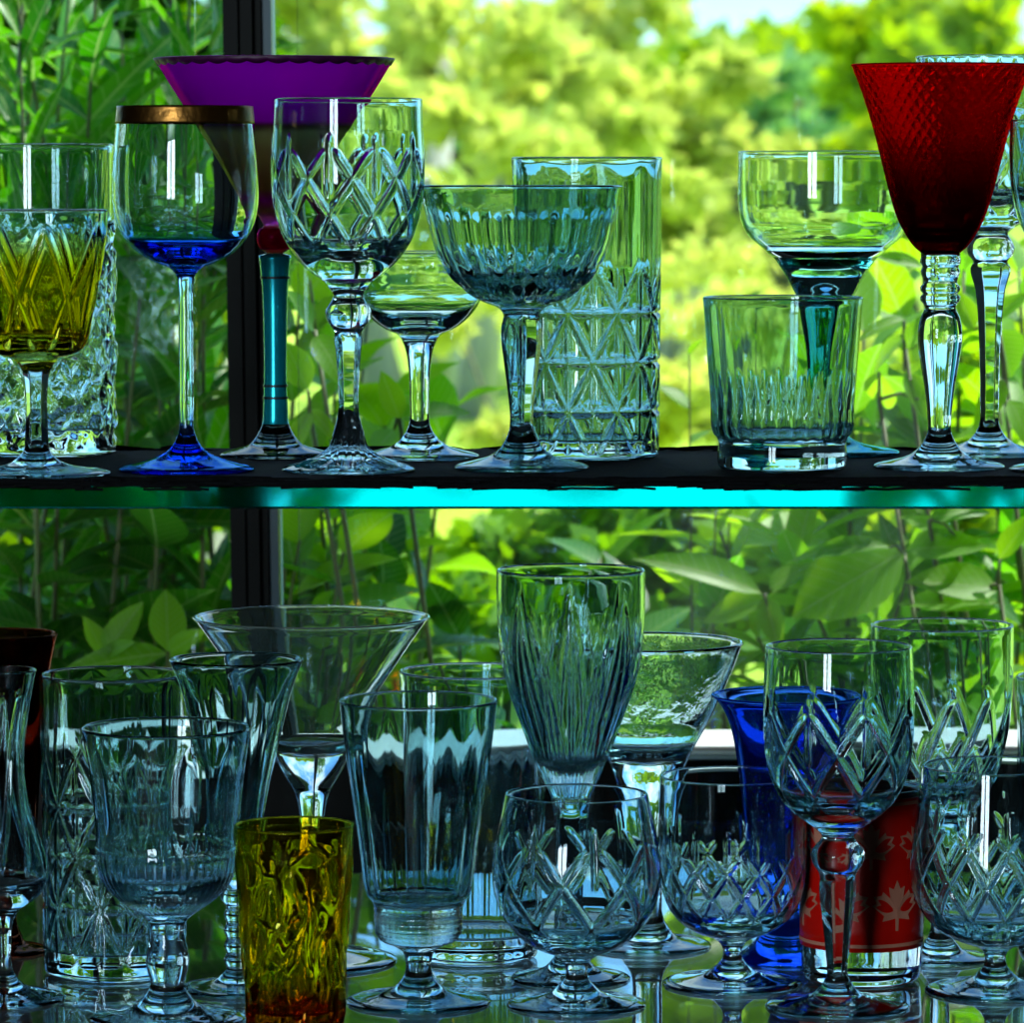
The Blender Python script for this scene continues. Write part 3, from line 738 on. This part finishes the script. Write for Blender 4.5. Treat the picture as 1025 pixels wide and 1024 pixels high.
# red flashed tumbler with maple leaves
M['redflash'] = principled('red_flashed_coat', (0.85, 0.010, 0.004), 0.3)
nt = M['redflash'].node_tree
pb_ = [n for n in nt.nodes if n.type == 'BSDF_PRINCIPLED'][0]; ou = [n for n in nt.nodes if n.type == 'OUTPUT_MATERIAL'][0]
tl_ = nt.nodes.new('ShaderNodeBsdfTranslucent'); tl_.inputs[0].default_value = (0.9, 0.03, 0.012, 1)
tp_ = nt.nodes.new('ShaderNodeBsdfTransparent'); tp_.inputs[0].default_value = (0.95, 0.06, 0.03, 1)
m1 = nt.nodes.new('ShaderNodeMixShader'); m1.inputs[0].default_value = 0.15; m2 = nt.nodes.new('ShaderNodeMixShader'); m2.inputs[0].default_value = 0.12
nt.links.new(pb_.outputs[0], m1.inputs[1]); nt.links.new(tl_.outputs[0], m1.inputs[2]); nt.links.new(m1.outputs[0], m2.inputs[1]); nt.links.new(tp_.outputs[0], m2.inputs[2]); nt.links.new(m2.outputs[0], ou.inputs[0])
M['frost'] = principled('frosted_etching', (0.62, 0.26, 0.17), 0.7)
g = glassware('tumbler', 'red tumbler etched with pale maple leaves on a thick clear base', 862, 979, Lw,
  [], [], [(979, 55), (976, 58), (960, 60), (950, 60.5), (900, 61), (850, 60.5), (820, 61), (785, 63)], 4.0, 940, ib=6, body='body')
red = shell_band(g, 'red_coat', M['redflash'], 791, 943, 0.3, 0.5, segs=128, label='translucent red coat')
for yy in (796, 937):
    shell_band(g, 'etched_line', M['frost'], yy - 1.8, yy + 1.8, 0.95, 0.4, segs=128, parent=red)
leaf2d = [(0, 1.0), (.13, .72), (.30, .80), (.24, .42), (.50, .66), (.54, .54), (.82, .50), (.72, .30), (.86, .20), (.46, -.12), (.52, -.30), (.06, -.22), (.05, -.62)]
leaf2d = leaf2d + [(-x, y) for x, y in reversed(leaf2d[1:])]
def maple(cxa, cyy, sz, g, parent):
    v = []; r = g['r_at'](cyy) + 1.0; s = g['s']
    v.append((0, 0)); v += leaf2d
    out = []
    for lay in (0, 0.5):
        for x, y in v:
            a = cxa + x * sz / r
            out.append(((r + lay) * s * math.cos(a), (r + lay) * s * math.sin(a), (g['by'] - (cyy - y * sz)) * s))
    n = len(v); f = []
    for i in range(1, n):
        k = i + 1 if i + 1 < n else 1
        f.append((n, n + k, n + i)); f.append((0, i, k)); f.append((i, n + i, n + k, k))
    return mesh_obj('maple_leaf_emblem', out, f, M['frost'], parent)
for k in range(7):
    a0 = -PI / 2 + 0.52 + k * 2 * PI / 7
    maple(a0, 903, 31, g, red); maple(a0 + PI / 7, 843, 29, g, red)
glassware('wine_goblet', 'clear slash-cut goblet behind the snifter near the right edge', 941, 960, Lw,
  std_foot(960, 50, 940, 14), [(934, 11), (900, 10), (860, 12), (830, 16), (816, 22)],
  [(810, 30), (798, 42), (780, 52), (755, 61), (725, 67), (690, 70), (623, 71)], 3.0, 795, ib=22,
  cut=mx(cut_lines(11, 90, 690, 800, 4.2, 3.2), cut_diamond(11, 62, 740, 805, 3.6, 2.6)), cutzone=(690, 805))
glassware('brandy_snifter', 'cut snifter at the right end in front of the slash-cut goblet', 996, 992, Lw,
  std_foot(992, 70, 970, 14), [(964, 11), (956, 10.5), (950, 14), (946, 22)],
  [(942, 34), (935, 50), (920, 68), (902, 79), (880, 85), (856, 85), (830, 82), (800, 78), (764, 74)], 3.0, 930, ib=28,
  cut=mx(cut_diamond(13, 70, 822, 930, 3.8, 2.8, 8), cut_lines(13, 1e7, 800, 850, 2.2, 1.6)), cutzone=(800, 930), rot=0.4)
glassware('tumbler', 'clear tumbler mostly cut off by the right edge of the lower counter', 1088, 962, Lw,
  [], [], [(962, 62), (959, 66), (800, 70), (675, 73)], 3.5, 942, ib=6, body='body', cut=cut_flutes(18, 690, 950, 1.6), cutzone=(690, 950))
M['amber'] = glass('amber_glass', ramp=[(0, (0.62, 0.16, 0.03)), (0.010, (0.75, 0.34, 0.03)), (0.022, (0.91, 0.80, 0.14)), (0.1, (0.91, 0.82, 0.16))])
glassware('tumbler', 'olive amber tumbler with embossed swirls at the front of the lower counter', 295, 1033, Lw,
  [], [], [(1033, 44), (1030, 48), (1020, 49), (960, 52), (900, 55.5), (850, 58.5), (823, 60)], 3.6, 1012, ib=5, body='body',
  cut=cut_lumps(11, 845, 1025, 2.0, 0.07), cutzone=(840, 1026), mats={'body': M['amber']}, segs=200)

# ------------------------------------------------------------------ garden
M['leaf_fresh'] = leafmat('fresh_leaf', (0.05, 0.20, 0.010), (0.15, 0.36, 0.015), (0.12, 0.48, 0.0), (0.38, 0.68, 0.0), 0.6, 0.45, veins=True)
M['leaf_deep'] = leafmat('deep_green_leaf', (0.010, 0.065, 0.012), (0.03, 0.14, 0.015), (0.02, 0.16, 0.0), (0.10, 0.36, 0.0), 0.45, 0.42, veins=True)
M['leaf_bamboo'] = leafmat('blade_leaf', (0.012, 0.10, 0.02), (0.04, 0.20, 0.02), (0.03, 0.28, 0.0), (0.12, 0.44, 0.0), 0.5, 0.42, veins=True)
M['leaf_yellow'] = leafmat('yellow_green_leaf', (0.40, 0.58, 0.12), (0.60, 0.64, 0.12), (0.50, 0.70, 0.10), (0.70, 0.74, 0.12), 0.6, 0.6, 2.0, 0.2)
M['leaf_mid'] = leafmat('mid_green_foliage', (0.09, 0.30, 0.03), (0.32, 0.48, 0.03), (0.20, 0.52, 0.0), (0.55, 0.70, 0.0), 0.5, 0.6, 2.0, 0.2)
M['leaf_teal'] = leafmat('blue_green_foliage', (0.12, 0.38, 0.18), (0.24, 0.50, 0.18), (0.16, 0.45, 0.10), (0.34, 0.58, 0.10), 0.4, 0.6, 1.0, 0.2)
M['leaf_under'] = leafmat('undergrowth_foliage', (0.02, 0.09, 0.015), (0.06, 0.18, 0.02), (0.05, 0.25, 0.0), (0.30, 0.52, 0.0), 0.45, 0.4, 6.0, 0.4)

def leaf_mesh(name, w, fold, droop, peak, mat, n=6, wave=0.0):
    """a leaf 1 long, growing along +Y, folded along its midrib and drooping; w = half width"""
    v = []; f = []
    for i in range(n + 1):
        t = i / n
        hw = w * (math.sin(PI * t ** peak) ** 0.8 if 0 < t < 1 else 0.015)
        zc = -droop * t * t
        wv = wave * math.sin(9 * t)
        v += [(-hw, t, zc + hw * fold + wv), (0, t, zc), (hw, t, zc + hw * fold - wv)]
    for i in range(n):
        a = 3 * i
        f += [(a, a + 1, a + 4, a + 3), (a + 1, a + 2, a + 5, a + 4)]
    me = bpy.data.meshes.new(name); me.from_pydata(v, [], f); me.update()
    me.polygons.foreach_set('use_smooth', [True] * len(me.polygons)); me.materials.append(mat)
    return me
LM = {}
for kind, (w, fo, dr, pk) in {'ovate': (0.21, 0.35, 0.22, 0.72), 'lance': (0.14, 0.45, 0.30, 0.80), 'blade': (0.065, 0.5, 0.35, 0.75), 'round': (0.30, 0.25, 0.18, 0.85)}.items():
    for mk in ('leaf_fresh', 'leaf_deep', 'leaf_bamboo'):
        LM[kind, mk] = [leaf_mesh('leaf', w * q, fo, dr * d, pk, M[mk], wave=wv) for q, d, wv in ((1.0, 1.0, 0.0), (1.15, 0.4, 0.012), (0.85, 1.7, 0.02))]
def put_leaf(parent, base, org, direction, up, size, kind, mk, rg):
    y = direction.normalized(); z = (up - y * up.dot(y))
    if z.length < 1e-3: z = Vector((1, 0, 0))
    z.normalize(); x = y.cross(z)
    m = Matrix(((x.x, y.x, z.x), (x.y, y.y, z.y), (x.z, y.z, z.z))).to_4x4()
    o_ = bpy.data.objects.new('leaf', rg.choice(LM[kind, mk])); C.objects.link(o_); o_.parent = parent
    m.translation = org - base
    o_.matrix_local = m @ Matrix.Diagonal((size, size, size, 1))
    return o_
def shrub(name, label, stems, kind, mk, size, per, seed, stem_r=0.0035, root_spread=0.15, bark='greenstem', start=0.3, lean=0.3, cat='shrub', group='shrubs outside the window', updir=0.35, pairs=False):
    """stems: (tip px, tip py, depth Y)."""
    rg = random.Random(seed)
    tips = [on_Y(a, b, Y) for a, b, Y in stems]
    mean = sum(tips, Vector()) / len(tips)
    base = Vector((mean.x, mean.y, GROUND - 0.03))
    root = empty(name, base); tag(root, label, cat, group)
    for tp in tips:
        r0 = Vector((mean.x + (tp.x - mean.x) * 0.35 + rg.uniform(-1, 1) * root_spread * 0.3, mean.y + (tp.y - mean.y) * 0.5 + rg.uniform(-.3, .3) * root_spread, GROUND - 0.03))
        midp = r0.lerp(tp, 0.55) + Vector((-(tp.x - r0.x) * lean, 0, 0.04)) + Vector((rg.uniform(-1, 1), rg.uniform(-1, 1), 0)) * 0.03
        def bez(t): return r0 * (1 - t) ** 2 + midp * 2 * t * (1 - t) + tp * t * t
        pts = [bez(k / 9) - base for k in range(10)]
        MB().tube(pts, [stem_r * (1.15 - 0.8 * k / 9) for k in range(10)], 5).build('stem', M[bark], root, smooth=True)
        ph = rg.uniform(0, 6.28)
        for q in range(per):
            t = start + (1.0 - start) * (q + rg.uniform(-0.3, 0.3)) / max(1, per - 1); t = max(0.05, min(1, t))
            p = bez(t); tg = (bez(min(1, t + .02)) - bez(max(0, t - .02))).normalized()
            az = ph + q * (2.4 if not pairs else PI * (q % 2) + 1.57 * (q // 2 % 2))
            side = Vector((math.cos(az), math.sin(az), 0))
            d = side * (1 - updir) + tg * (updir + 0.5 * (t > 0.93)) + Vector((0, 0, rg.uniform(-0.35, 0.15)))
            put_leaf(root, base, p, d, Vector((rg.uniform(-.5, .5), rg.uniform(-.5, .5), 1)), size * rg.uniform(0.65, 1.2) * (1.1 - 0.35 * t), kind, mk, rg)
    return root, base
def foliage(v, f, cpos, rad, n, size, rg, shell=0.35, lo=-1.0):
    for _ in range(n):
        while True:
            d = Vector((rg.gauss(0, 1), rg.gauss(0, 1), rg.gauss(0, 1)))
            if d.length > 1e-3:
                d.normalize()
                if d.z >= lo: break
        r = shell + (1 - shell) * rg.random() ** 0.5
        p = cpos + Vector((d.x * rad[0], d.y * rad[1], d.z * rad[2])) * r
        y = Vector((rg.gauss(0, 1), rg.gauss(0, 1), rg.gauss(0, .6))).normalized()
        x = y.cross(Vector((rg.gauss(0, 1), rg.gauss(0, 1), rg.gauss(0, 1)))).normalized()
        s = size * rg.uniform(0.6, 1.4); b = len(v)
        v += [tuple(p), tuple(p + y * s * .5 + x * s * .3), tuple(p + y * s), tuple(p + y * s * .5 - x * s * .3)]
        f.append((b, b + 1, b + 2, b + 3))
def bush(name, label, blobs, mat, size, seed, bark='bark', trunk=0.02, cat='bush', group='bushes and trees in the garden', base_px=None):
    """blobs: (px, py, depth, rx px, ry px, leaves). A crown of loose leaf clumps on stems."""
    rg = random.Random(seed); v, f = [], []; cs = []
    for a, b, Y, rx, ry, n in blobs:
        c = on_Y(a, b, Y); s = Y / F; cs.append(c)
        for _ in range(max(1, n // 160)):                      # clumps inside the blob
            q = Vector((rg.gauss(0, .55), rg.gauss(0, .55), rg.gauss(0, .55)))
            if q.length > 1: q.normalize()
            cc = c + Vector((q.x * rx * s, q.y * rx * s * 0.8, q.z * ry * s)); k = rg.uniform(0.25, 0.45)
            foliage(v, f, cc, (rx * s * k, rx * s * k, ry * s * k * 0.8), 160, size, rg, 0.2)
    mean = sum(cs, Vector()) / len(cs); base = Vector((mean.x, mean.y, GROUND - 0.05 + 0.00036 * max(0, mean.y - 8) ** 2))
    if base_px is not None: base.x = on_Y(base_px, 0, mean.y).x
    root = empty(name, base); tag(root, label, cat, group)
    o_ = mesh_obj('foliage', [Vector(p) - base for p in v], f, M[mat], root); o_['kind'] = 'stuff'
    for c in cs:
        a = Vector((mean.x * 0.6 + c.x * 0.4, mean.y * .5 + c.y * .5, base.z))
        m_ = a.lerp(c, 0.5) + Vector((rg.uniform(-.1, .1), 0, 0))
        if base_px is not None: a = base.copy(); m_ = Vector((base.x + 0.05 * (c.x - base.x), base.y, c.z - 0.25))
        MB().tube([a - base, m_ - base, c - base], [trunk, trunk * .8, trunk * .5], 6).build('trunk', M[bark], root, smooth=True)
    return root

# near shrubs with leaves one can pick apart
shrub('broad_leaved_shrub', 'broad-leaved green shrub outside behind the ruby goblet', [(865, 330, 3.15), (905, 290, 3.3), (945, 360, 3.2), (985, 300, 3.35), (1020, 270, 3.2), (1060, 330, 3.3), (880, 420, 3.1), (1000, 410, 3.1), (925, 400, 3.05), (965, 270, 3.1), (855, 390, 3.05)], 'ovate', 'leaf_fresh', 0.115, 24, 1, root_spread=0.3)
shrub('broad_leaved_shrub', 'broad-leaved shrub with long drooping leaves outside above the cobalt glass', [(720, 530, 3.05), (790, 545, 3.0), (850, 520, 3.1), (700, 600, 3.0), (920, 540, 3.0), (760, 640, 3.0), (960, 600, 3.05), (1010, 520, 3.1), (880, 600, 2.98)], 'lance', 'leaf_fresh', 0.095, 22, 2, root_spread=0.35, start=0.45, lean=0.45)
shrub('broad_leaved_shrub', 'round-leaved shrub outside just right of the post', [(300, 300, 3.1), (335, 340, 3.2), (370, 300, 3.3), (310, 420, 3.05), (390, 400, 3.2), (450, 410, 3.35), (350, 520, 3.0), (300, 540, 3.0)], 'round', 'leaf_fresh', 0.085, 20, 3, root_spread=0.3)
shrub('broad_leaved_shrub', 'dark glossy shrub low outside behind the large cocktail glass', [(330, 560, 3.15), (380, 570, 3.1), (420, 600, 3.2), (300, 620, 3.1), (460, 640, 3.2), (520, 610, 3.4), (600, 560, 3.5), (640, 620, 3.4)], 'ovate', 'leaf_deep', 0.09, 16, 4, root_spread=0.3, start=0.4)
for k, (lab, stems) in enumerate((('tall bamboo-like plant outside at the upper left corner', [(5, -60, 3.1), (30, -90, 3.2), (55, -40, 3.15), (78, -100, 3.3), (20, 40, 3.05)]),
                     ('tall bamboo-like plant outside left of the purple glass', [(100, -80, 3.1), (120, -30, 3.25), (145, -100, 3.3), (168, -50, 3.2), (190, -20, 3.15), (205, 60, 3.1)]),
                     ('bamboo-like plant outside behind the tall dimpled tumbler', [(-25, 60, 3.4), (10, 120, 3.3), (60, 90, 3.4), (95, 130, 3.3), (130, 100, 3.45), (175, 120, 3.4)]))):
    shrub('bamboo_plant', lab, stems, 'blade' if k != 2 else 'lance', 'leaf_bamboo', 0.15, 30, 20 + k, stem_r=0.0028, start=0.2, lean=0.05, cat='plant', updir=0.55, root_spread=0.5)
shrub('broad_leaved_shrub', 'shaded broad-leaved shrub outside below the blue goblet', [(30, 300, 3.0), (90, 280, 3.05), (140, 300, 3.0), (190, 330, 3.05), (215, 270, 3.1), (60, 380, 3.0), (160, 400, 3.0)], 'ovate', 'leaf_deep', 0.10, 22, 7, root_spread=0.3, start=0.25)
sd_base = on_Y(165, 700, 2.93); sd_base.z = GROUND - 0.03
sdl = empty('young_seedling', sd_base); tag(sdl, 'young plant with upright pointed leaves outside above the panelled goblet', 'plant', 'shrubs outside the window')
hub = on_Y(168, 652, 2.93); rgs = random.Random(4)
MB().tube([Vector((0, 0, 0)), (hub - sd_base) * 0.5 + Vector((0.02, 0, 0)), hub - sd_base], [0.003, 0.0025, 0.0018], 5).build('stem', M['greenstem'], sdl, smooth=True)
hub2 = on_Y(105, 655, 2.94)
MB().tube([Vector((-0.03, 0, 0)), (hub2 - sd_base) * 0.5 + Vector((-0.03, 0, 0)), hub2 - sd_base], [0.003, 0.0025, 0.0018], 5).build('stem', M['greenstem'], sdl, smooth=True)
for bx_, by_, tx_, ty_, dy, kd in ((168, 652, 167, 588, .01, 'round'), (168, 654, 205, 630, -.01, 'ovate'), (168, 654, 60, 662, -.02, 'lance'), (168, 656, 215, 662, -.02, 'lance'), (105, 655, 142, 602, 0, 'ovate'), (105, 655, 84, 616, 0, 'ovate'), (105, 657, 128, 640, -.02, 'ovate')):
    p0, p1 = on_Y(bx_, by_, 2.93), on_Y(tx_, ty_, 2.93 + dy)
    put_leaf(sdl, sd_base, p0, p1 - p0, Vector((0.15, -0.8, 0.5)), (p1 - p0).length, kd, 'leaf_fresh', rgs)
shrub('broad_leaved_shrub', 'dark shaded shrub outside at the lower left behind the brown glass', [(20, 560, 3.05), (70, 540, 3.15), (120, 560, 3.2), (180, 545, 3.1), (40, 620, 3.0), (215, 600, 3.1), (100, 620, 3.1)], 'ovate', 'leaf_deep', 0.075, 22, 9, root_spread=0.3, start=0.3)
shrub('vine_plant', 'thin curling vine outside between the star-cut and whisky tumblers', [(690, 345, 3.0), (740, 300, 3.05), (720, 420, 2.98)], 'round', 'leaf_fresh', 0.03, 9, 10, start=0.6, stem_r=0.0016, lean=-0.6)
def placed_plant(name, label, hubs, leaves, Y, mk, seed, stem_r=0.0022):
    rg = random.Random(seed); hb = [on_Y(a, b, Y) for a, b in hubs]
    base = Vector((hb[0].x, Y, GROUND - 0.03)); root = empty(name, base); tag(root, label, 'shrub', 'shrubs outside the window')
    for h in hb:
        r0 = base + Vector(((h.x - base.x) * 0.5 + 0.05, rg.uniform(0, .06), 0))
        MB().tube([r0 - base, r0.lerp(h, 0.6) + Vector((0.03, 0, 0)) - base, h - base], [stem_r * 1.4, stem_r, stem_r * 0.7], 5).build('stem', M['greenstem'], root, smooth=True)
    for i, (bx_, by_, tx_, ty_, kd) in enumerate(leaves):
        p0, p1 = on_Y(bx_, by_, Y), on_Y(tx_, ty_, Y + rg.uniform(-.03, .03))
        q = min(hb, key=lambda h: (h - p0).length)
        if (q - p0).length > 0.006:
            MB().tube([q - base, q.lerp(p0, .5) + Vector((0, 0, 0.004)) - base, p0 - base], [stem_r * .6, stem_r * .5, stem_r * .4], 4).build('leaf_stalk', M['greenstem'], root, smooth=True)
        put_leaf(root, base, p0, p1 - p0, Vector((rg.uniform(-.3, .3), -0.75, 0.65)), (p1 - p0).length, kd, mk, rg)
placed_plant('leafy_branch', 'leafy branch with a large horizontal leaf outside above the cobalt glass', [(905, 556), (765, 594), (1000, 585), (930, 520)],
  [(905, 552, 792, 614, 'round'), (908, 550, 988, 543, 'ovate'), (890, 548, 800, 536, 'lance'), (762, 594, 655, 542, 'lance'), (770, 590, 812, 562, 'ovate'), (768, 600, 700, 620, 'ovate'),
   (1000, 590, 908, 578, 'ovate'), (1000, 604, 900, 598, 'lance'), (985, 598, 1030, 620, 'ovate'), (960, 540, 900, 512, 'lance'), (1000, 560, 1035, 508, 'ovate'), (930, 520, 990, 500, 'ovate'), (905, 560, 862, 640, 'lance'), (765, 596, 780, 650, 'ovate')], 2.93, 'leaf_fresh', 61)
placed_plant('leafy_branch', 'leafy branch outside between the ruby goblet and the whisky tumbler', [(905, 340), (880, 400), (1000, 330), (925, 290)],
  [(925, 268, 872, 252, 'lance'), (905, 320, 860, 330, 'lance'), (905, 340, 862, 372, 'ovate'), (880, 372, 886, 412, 'round'), (905, 372, 930, 420, 'ovate'), (880, 400, 860, 440, 'ovate'), (905, 350, 935, 300, 'ovate'), (920, 400, 960, 380, 'lance'),
   (1000, 330, 1015, 380, 'round'), (990, 320, 1030, 290, 'ovate'), (975, 330, 958, 290, 'ovate'), (1005, 380, 975, 430, 'ovate'), (1010, 400, 1035, 440, 'round'), (960, 250, 985, 225, 'ovate')], 2.95, 'leaf_fresh', 62)
placed_plant('leafy_branch', 'leafy branch outside between the post and the cut wine glass', [(315, 330), (310, 410), (400, 420)],
  [(310, 280, 330, 250, 'ovate'), (315, 330, 290, 290, 'ovate'), (315, 335, 345, 375, 'round'), (308, 390, 285, 340, 'round'), (310, 410, 342, 440, 'ovate'), (312, 412, 285, 450, 'ovate'), (400, 420, 470, 395, 'ovate'), (400, 420, 382, 370, 'ovate'), (405, 420, 440, 450, 'ovate'), (395, 430, 370, 455, 'ovate')], 2.94, 'leaf_fresh', 63)
# mid-distance undergrowth
bush('undergrowth_bush', 'sunlit undergrowth outside below the middle of the shelf', [(420, 590, 4.6, 120, 110, 1800), (560, 560, 4.4, 120, 70, 1900), (680, 570, 4.2, 110, 90, 1900), (500, 680, 4.2, 160, 80, 1400), (780, 590, 4.0, 90, 80, 1500)], 'leaf_mid', 0.036, 31)
bush('undergrowth_bush', 'sunlit undergrowth outside at the right below the shelf', [(800, 560, 5.4, 120, 90, 1500), (950, 540, 5.0, 120, 130, 1700), (870, 680, 4.2, 140, 90, 1500), (1020, 660, 4.4, 100, 110, 1300), (960, 420, 5.2, 110, 100, 1100), (740, 530, 4.4, 90, 50, 1300), (880, 540, 4.4, 90, 50, 1300)], 'leaf_mid', 0.040, 32)
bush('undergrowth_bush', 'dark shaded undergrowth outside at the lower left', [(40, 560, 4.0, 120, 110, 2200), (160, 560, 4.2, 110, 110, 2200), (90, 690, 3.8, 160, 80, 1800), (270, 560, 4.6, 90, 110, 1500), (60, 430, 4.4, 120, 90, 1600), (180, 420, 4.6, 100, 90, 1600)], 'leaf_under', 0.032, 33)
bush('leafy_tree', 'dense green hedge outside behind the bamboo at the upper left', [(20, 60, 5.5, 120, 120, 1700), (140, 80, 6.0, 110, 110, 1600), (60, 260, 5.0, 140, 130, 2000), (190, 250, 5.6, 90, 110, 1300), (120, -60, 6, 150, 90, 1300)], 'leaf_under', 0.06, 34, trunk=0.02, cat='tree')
bush('garden_bush', 'leafy green bushes continuing the garden past the left edge', [(-180, 350, 4.6, 170, 260, 2400), (-520, 300, 5.2, 220, 300, 2600), (-950, 320, 6.0, 260, 320, 2400), (-350, 40, 7.0, 240, 200, 2000)], 'leaf_mid', 0.055, 35)
bush('garden_bush', 'leafy green bushes continuing the garden past the right edge', [(1230, 420, 4.6, 170, 230, 2200), (1560, 380, 5.2, 220, 260, 2400), (1950, 350, 6.0, 260, 300, 2200), (1400, 80, 7.5, 240, 180, 1800)], 'leaf_mid', 0.055, 36)
# far garden
bush('leafy_tree', 'trees far off past the left edge of the meadow', [(-300 - 330 * k, 0, 22, 220, 200, 1500) for k in range(4)], 'leaf_yellow', 0.16, 49, trunk=0.09, cat='tree')
bush('leafy_tree', 'trees far off past the right edge of the meadow', [(1330 + 330 * k, 0, 22, 220, 200, 1500) for k in range(4)], 'leaf_mid', 0.16, 50, trunk=0.09, cat='tree')
bush('leafy_tree', 'spreading tree whose high branches stand above the view over the meadow', [(150, -370, 8, 260, 150, 2600), (500, -400, 8.5, 260, 160, 2600), (850, -390, 8, 260, 150, 2600), (1250, -400, 8, 260, 200, 2200), (-250, -400, 8, 260, 250, 2000)], 'leaf_mid', 0.10, 48, trunk=0.03, cat='tree', base_px=-420)
bush('leafy_tree', 'yellow-green tree far beyond the cut wine glass', [(330, 60, 17, 110, 110, 1500), (450, 40, 18, 100, 110, 1500), (530, 110, 17, 110, 90, 1500), (420, 180, 16, 130, 80, 1300)], 'leaf_yellow', 0.11, 41, bark='palebark', trunk=0.09, cat='tree')
bush('leafy_tree', 'pale green tree far beyond the star-cut tumbler', [(600, 20, 20, 110, 90, 1500), (640, 120, 19, 110, 90, 1500), (560, 200, 18, 120, 60, 1000), (700, 200, 19, 100, 70, 1100)], 'leaf_yellow', 0.12, 42, bark='palebark', trunk=0.08, cat='tree')
bush('leafy_tree', 'blue-green tree far beyond the wide goblet', [(800, 100, 26, 80, 60, 1600), (740, 130, 26, 60, 50, 900), (850, 140, 25, 70, 50, 1000)], 'leaf_teal', 0.12, 43, trunk=0.08, cat='tree')
bush('leafy_tree', 'yellow-green tree far off at the upper right corner', [(950, 40, 20, 100, 80, 1700), (1030, 90, 19, 100, 110, 1500), (890, 130, 19, 70, 80, 1100), (960, 180, 18, 110, 70, 1200)], 'leaf_mid', 0.12, 44, trunk=0.08, cat='tree')
bush('leafy_tree', 'green tree far off below the patch of sky', [(780, 60, 36, 120, 34, 1500), (700, 70, 35, 90, 34, 1100), (870, 70, 35, 80, 36, 1000)], 'leaf_mid', 0.16, 45, trunk=0.09, cat='tree')
bush('meadow_bush', 'low yellow-green brush in the meadow behind the whisky tumbler', [(680, 300, 12, 120, 60, 1200), (800, 330, 11, 120, 50, 1200), (560, 300, 13, 130, 60, 1200), (450, 300, 12, 100, 60, 1000), (720, 420, 9, 110, 40, 1000), (600, 430, 9, 110, 40, 1000)], 'leaf_yellow', 0.05, 46, trunk=0.008)
bush('leafy_tree', 'dim far tree line closing the meadow', [(300 + 120 * k, 110, 48, 110, 60, 1000) for k in range(7)] + [(60, 60, 48, 200, 100, 1000)], 'leaf_teal', 0.25, 47, trunk=0.1, cat='tree')
# unseen overhead crown, added outside the frame to shade the left shrubs
rg_ = random.Random(77); v, f = [], []
base = Vector((2.6, 4.6, GROUND - 0.05))
for c, r, n in (((0.16, 3.42, 2.12), (0.15, 0.22, 0.10), 420), ((0.33, 3.45, 2.15), (0.15, 0.22, 0.10), 420), ((0.48, 3.48, 2.18), (0.10, 0.2, 0.10), 200), ((2.5, 4.6, 2.9), (0.6, 0.6, 0.4), 1100)):
    foliage(v, f, Vector(c) - base, r, n, 0.075, rg_, 0.1)
root = empty('added_shade_tree', base); tag(root, 'unseen tree added to the right, its branch placed to shade the left shrubs', 'tree', 'bushes and trees in the garden')
o = mesh_obj('foliage', v, f, M['leaf_deep'], root); o['kind'] = 'stuff'
MB().tube([(0, 0, 0), (-0.05, 0, 1.0), (-0.15, 0, 1.75), (-0.2, 0, 2.2)], [0.07, 0.06, 0.045, 0.02], 8).build('trunk', M['bark'], root, smooth=True)
MB().tube([Vector((-0.12, 0, 1.6)), Vector((-0.6, -0.2, 1.9)), Vector((1.1, 3.8, 2.35)) - base, Vector((0.1, 3.4, 2.12)) - base], [0.03, 0.022, 0.014, 0.005], 6).build('branch', M['bark'], root, smooth=True)
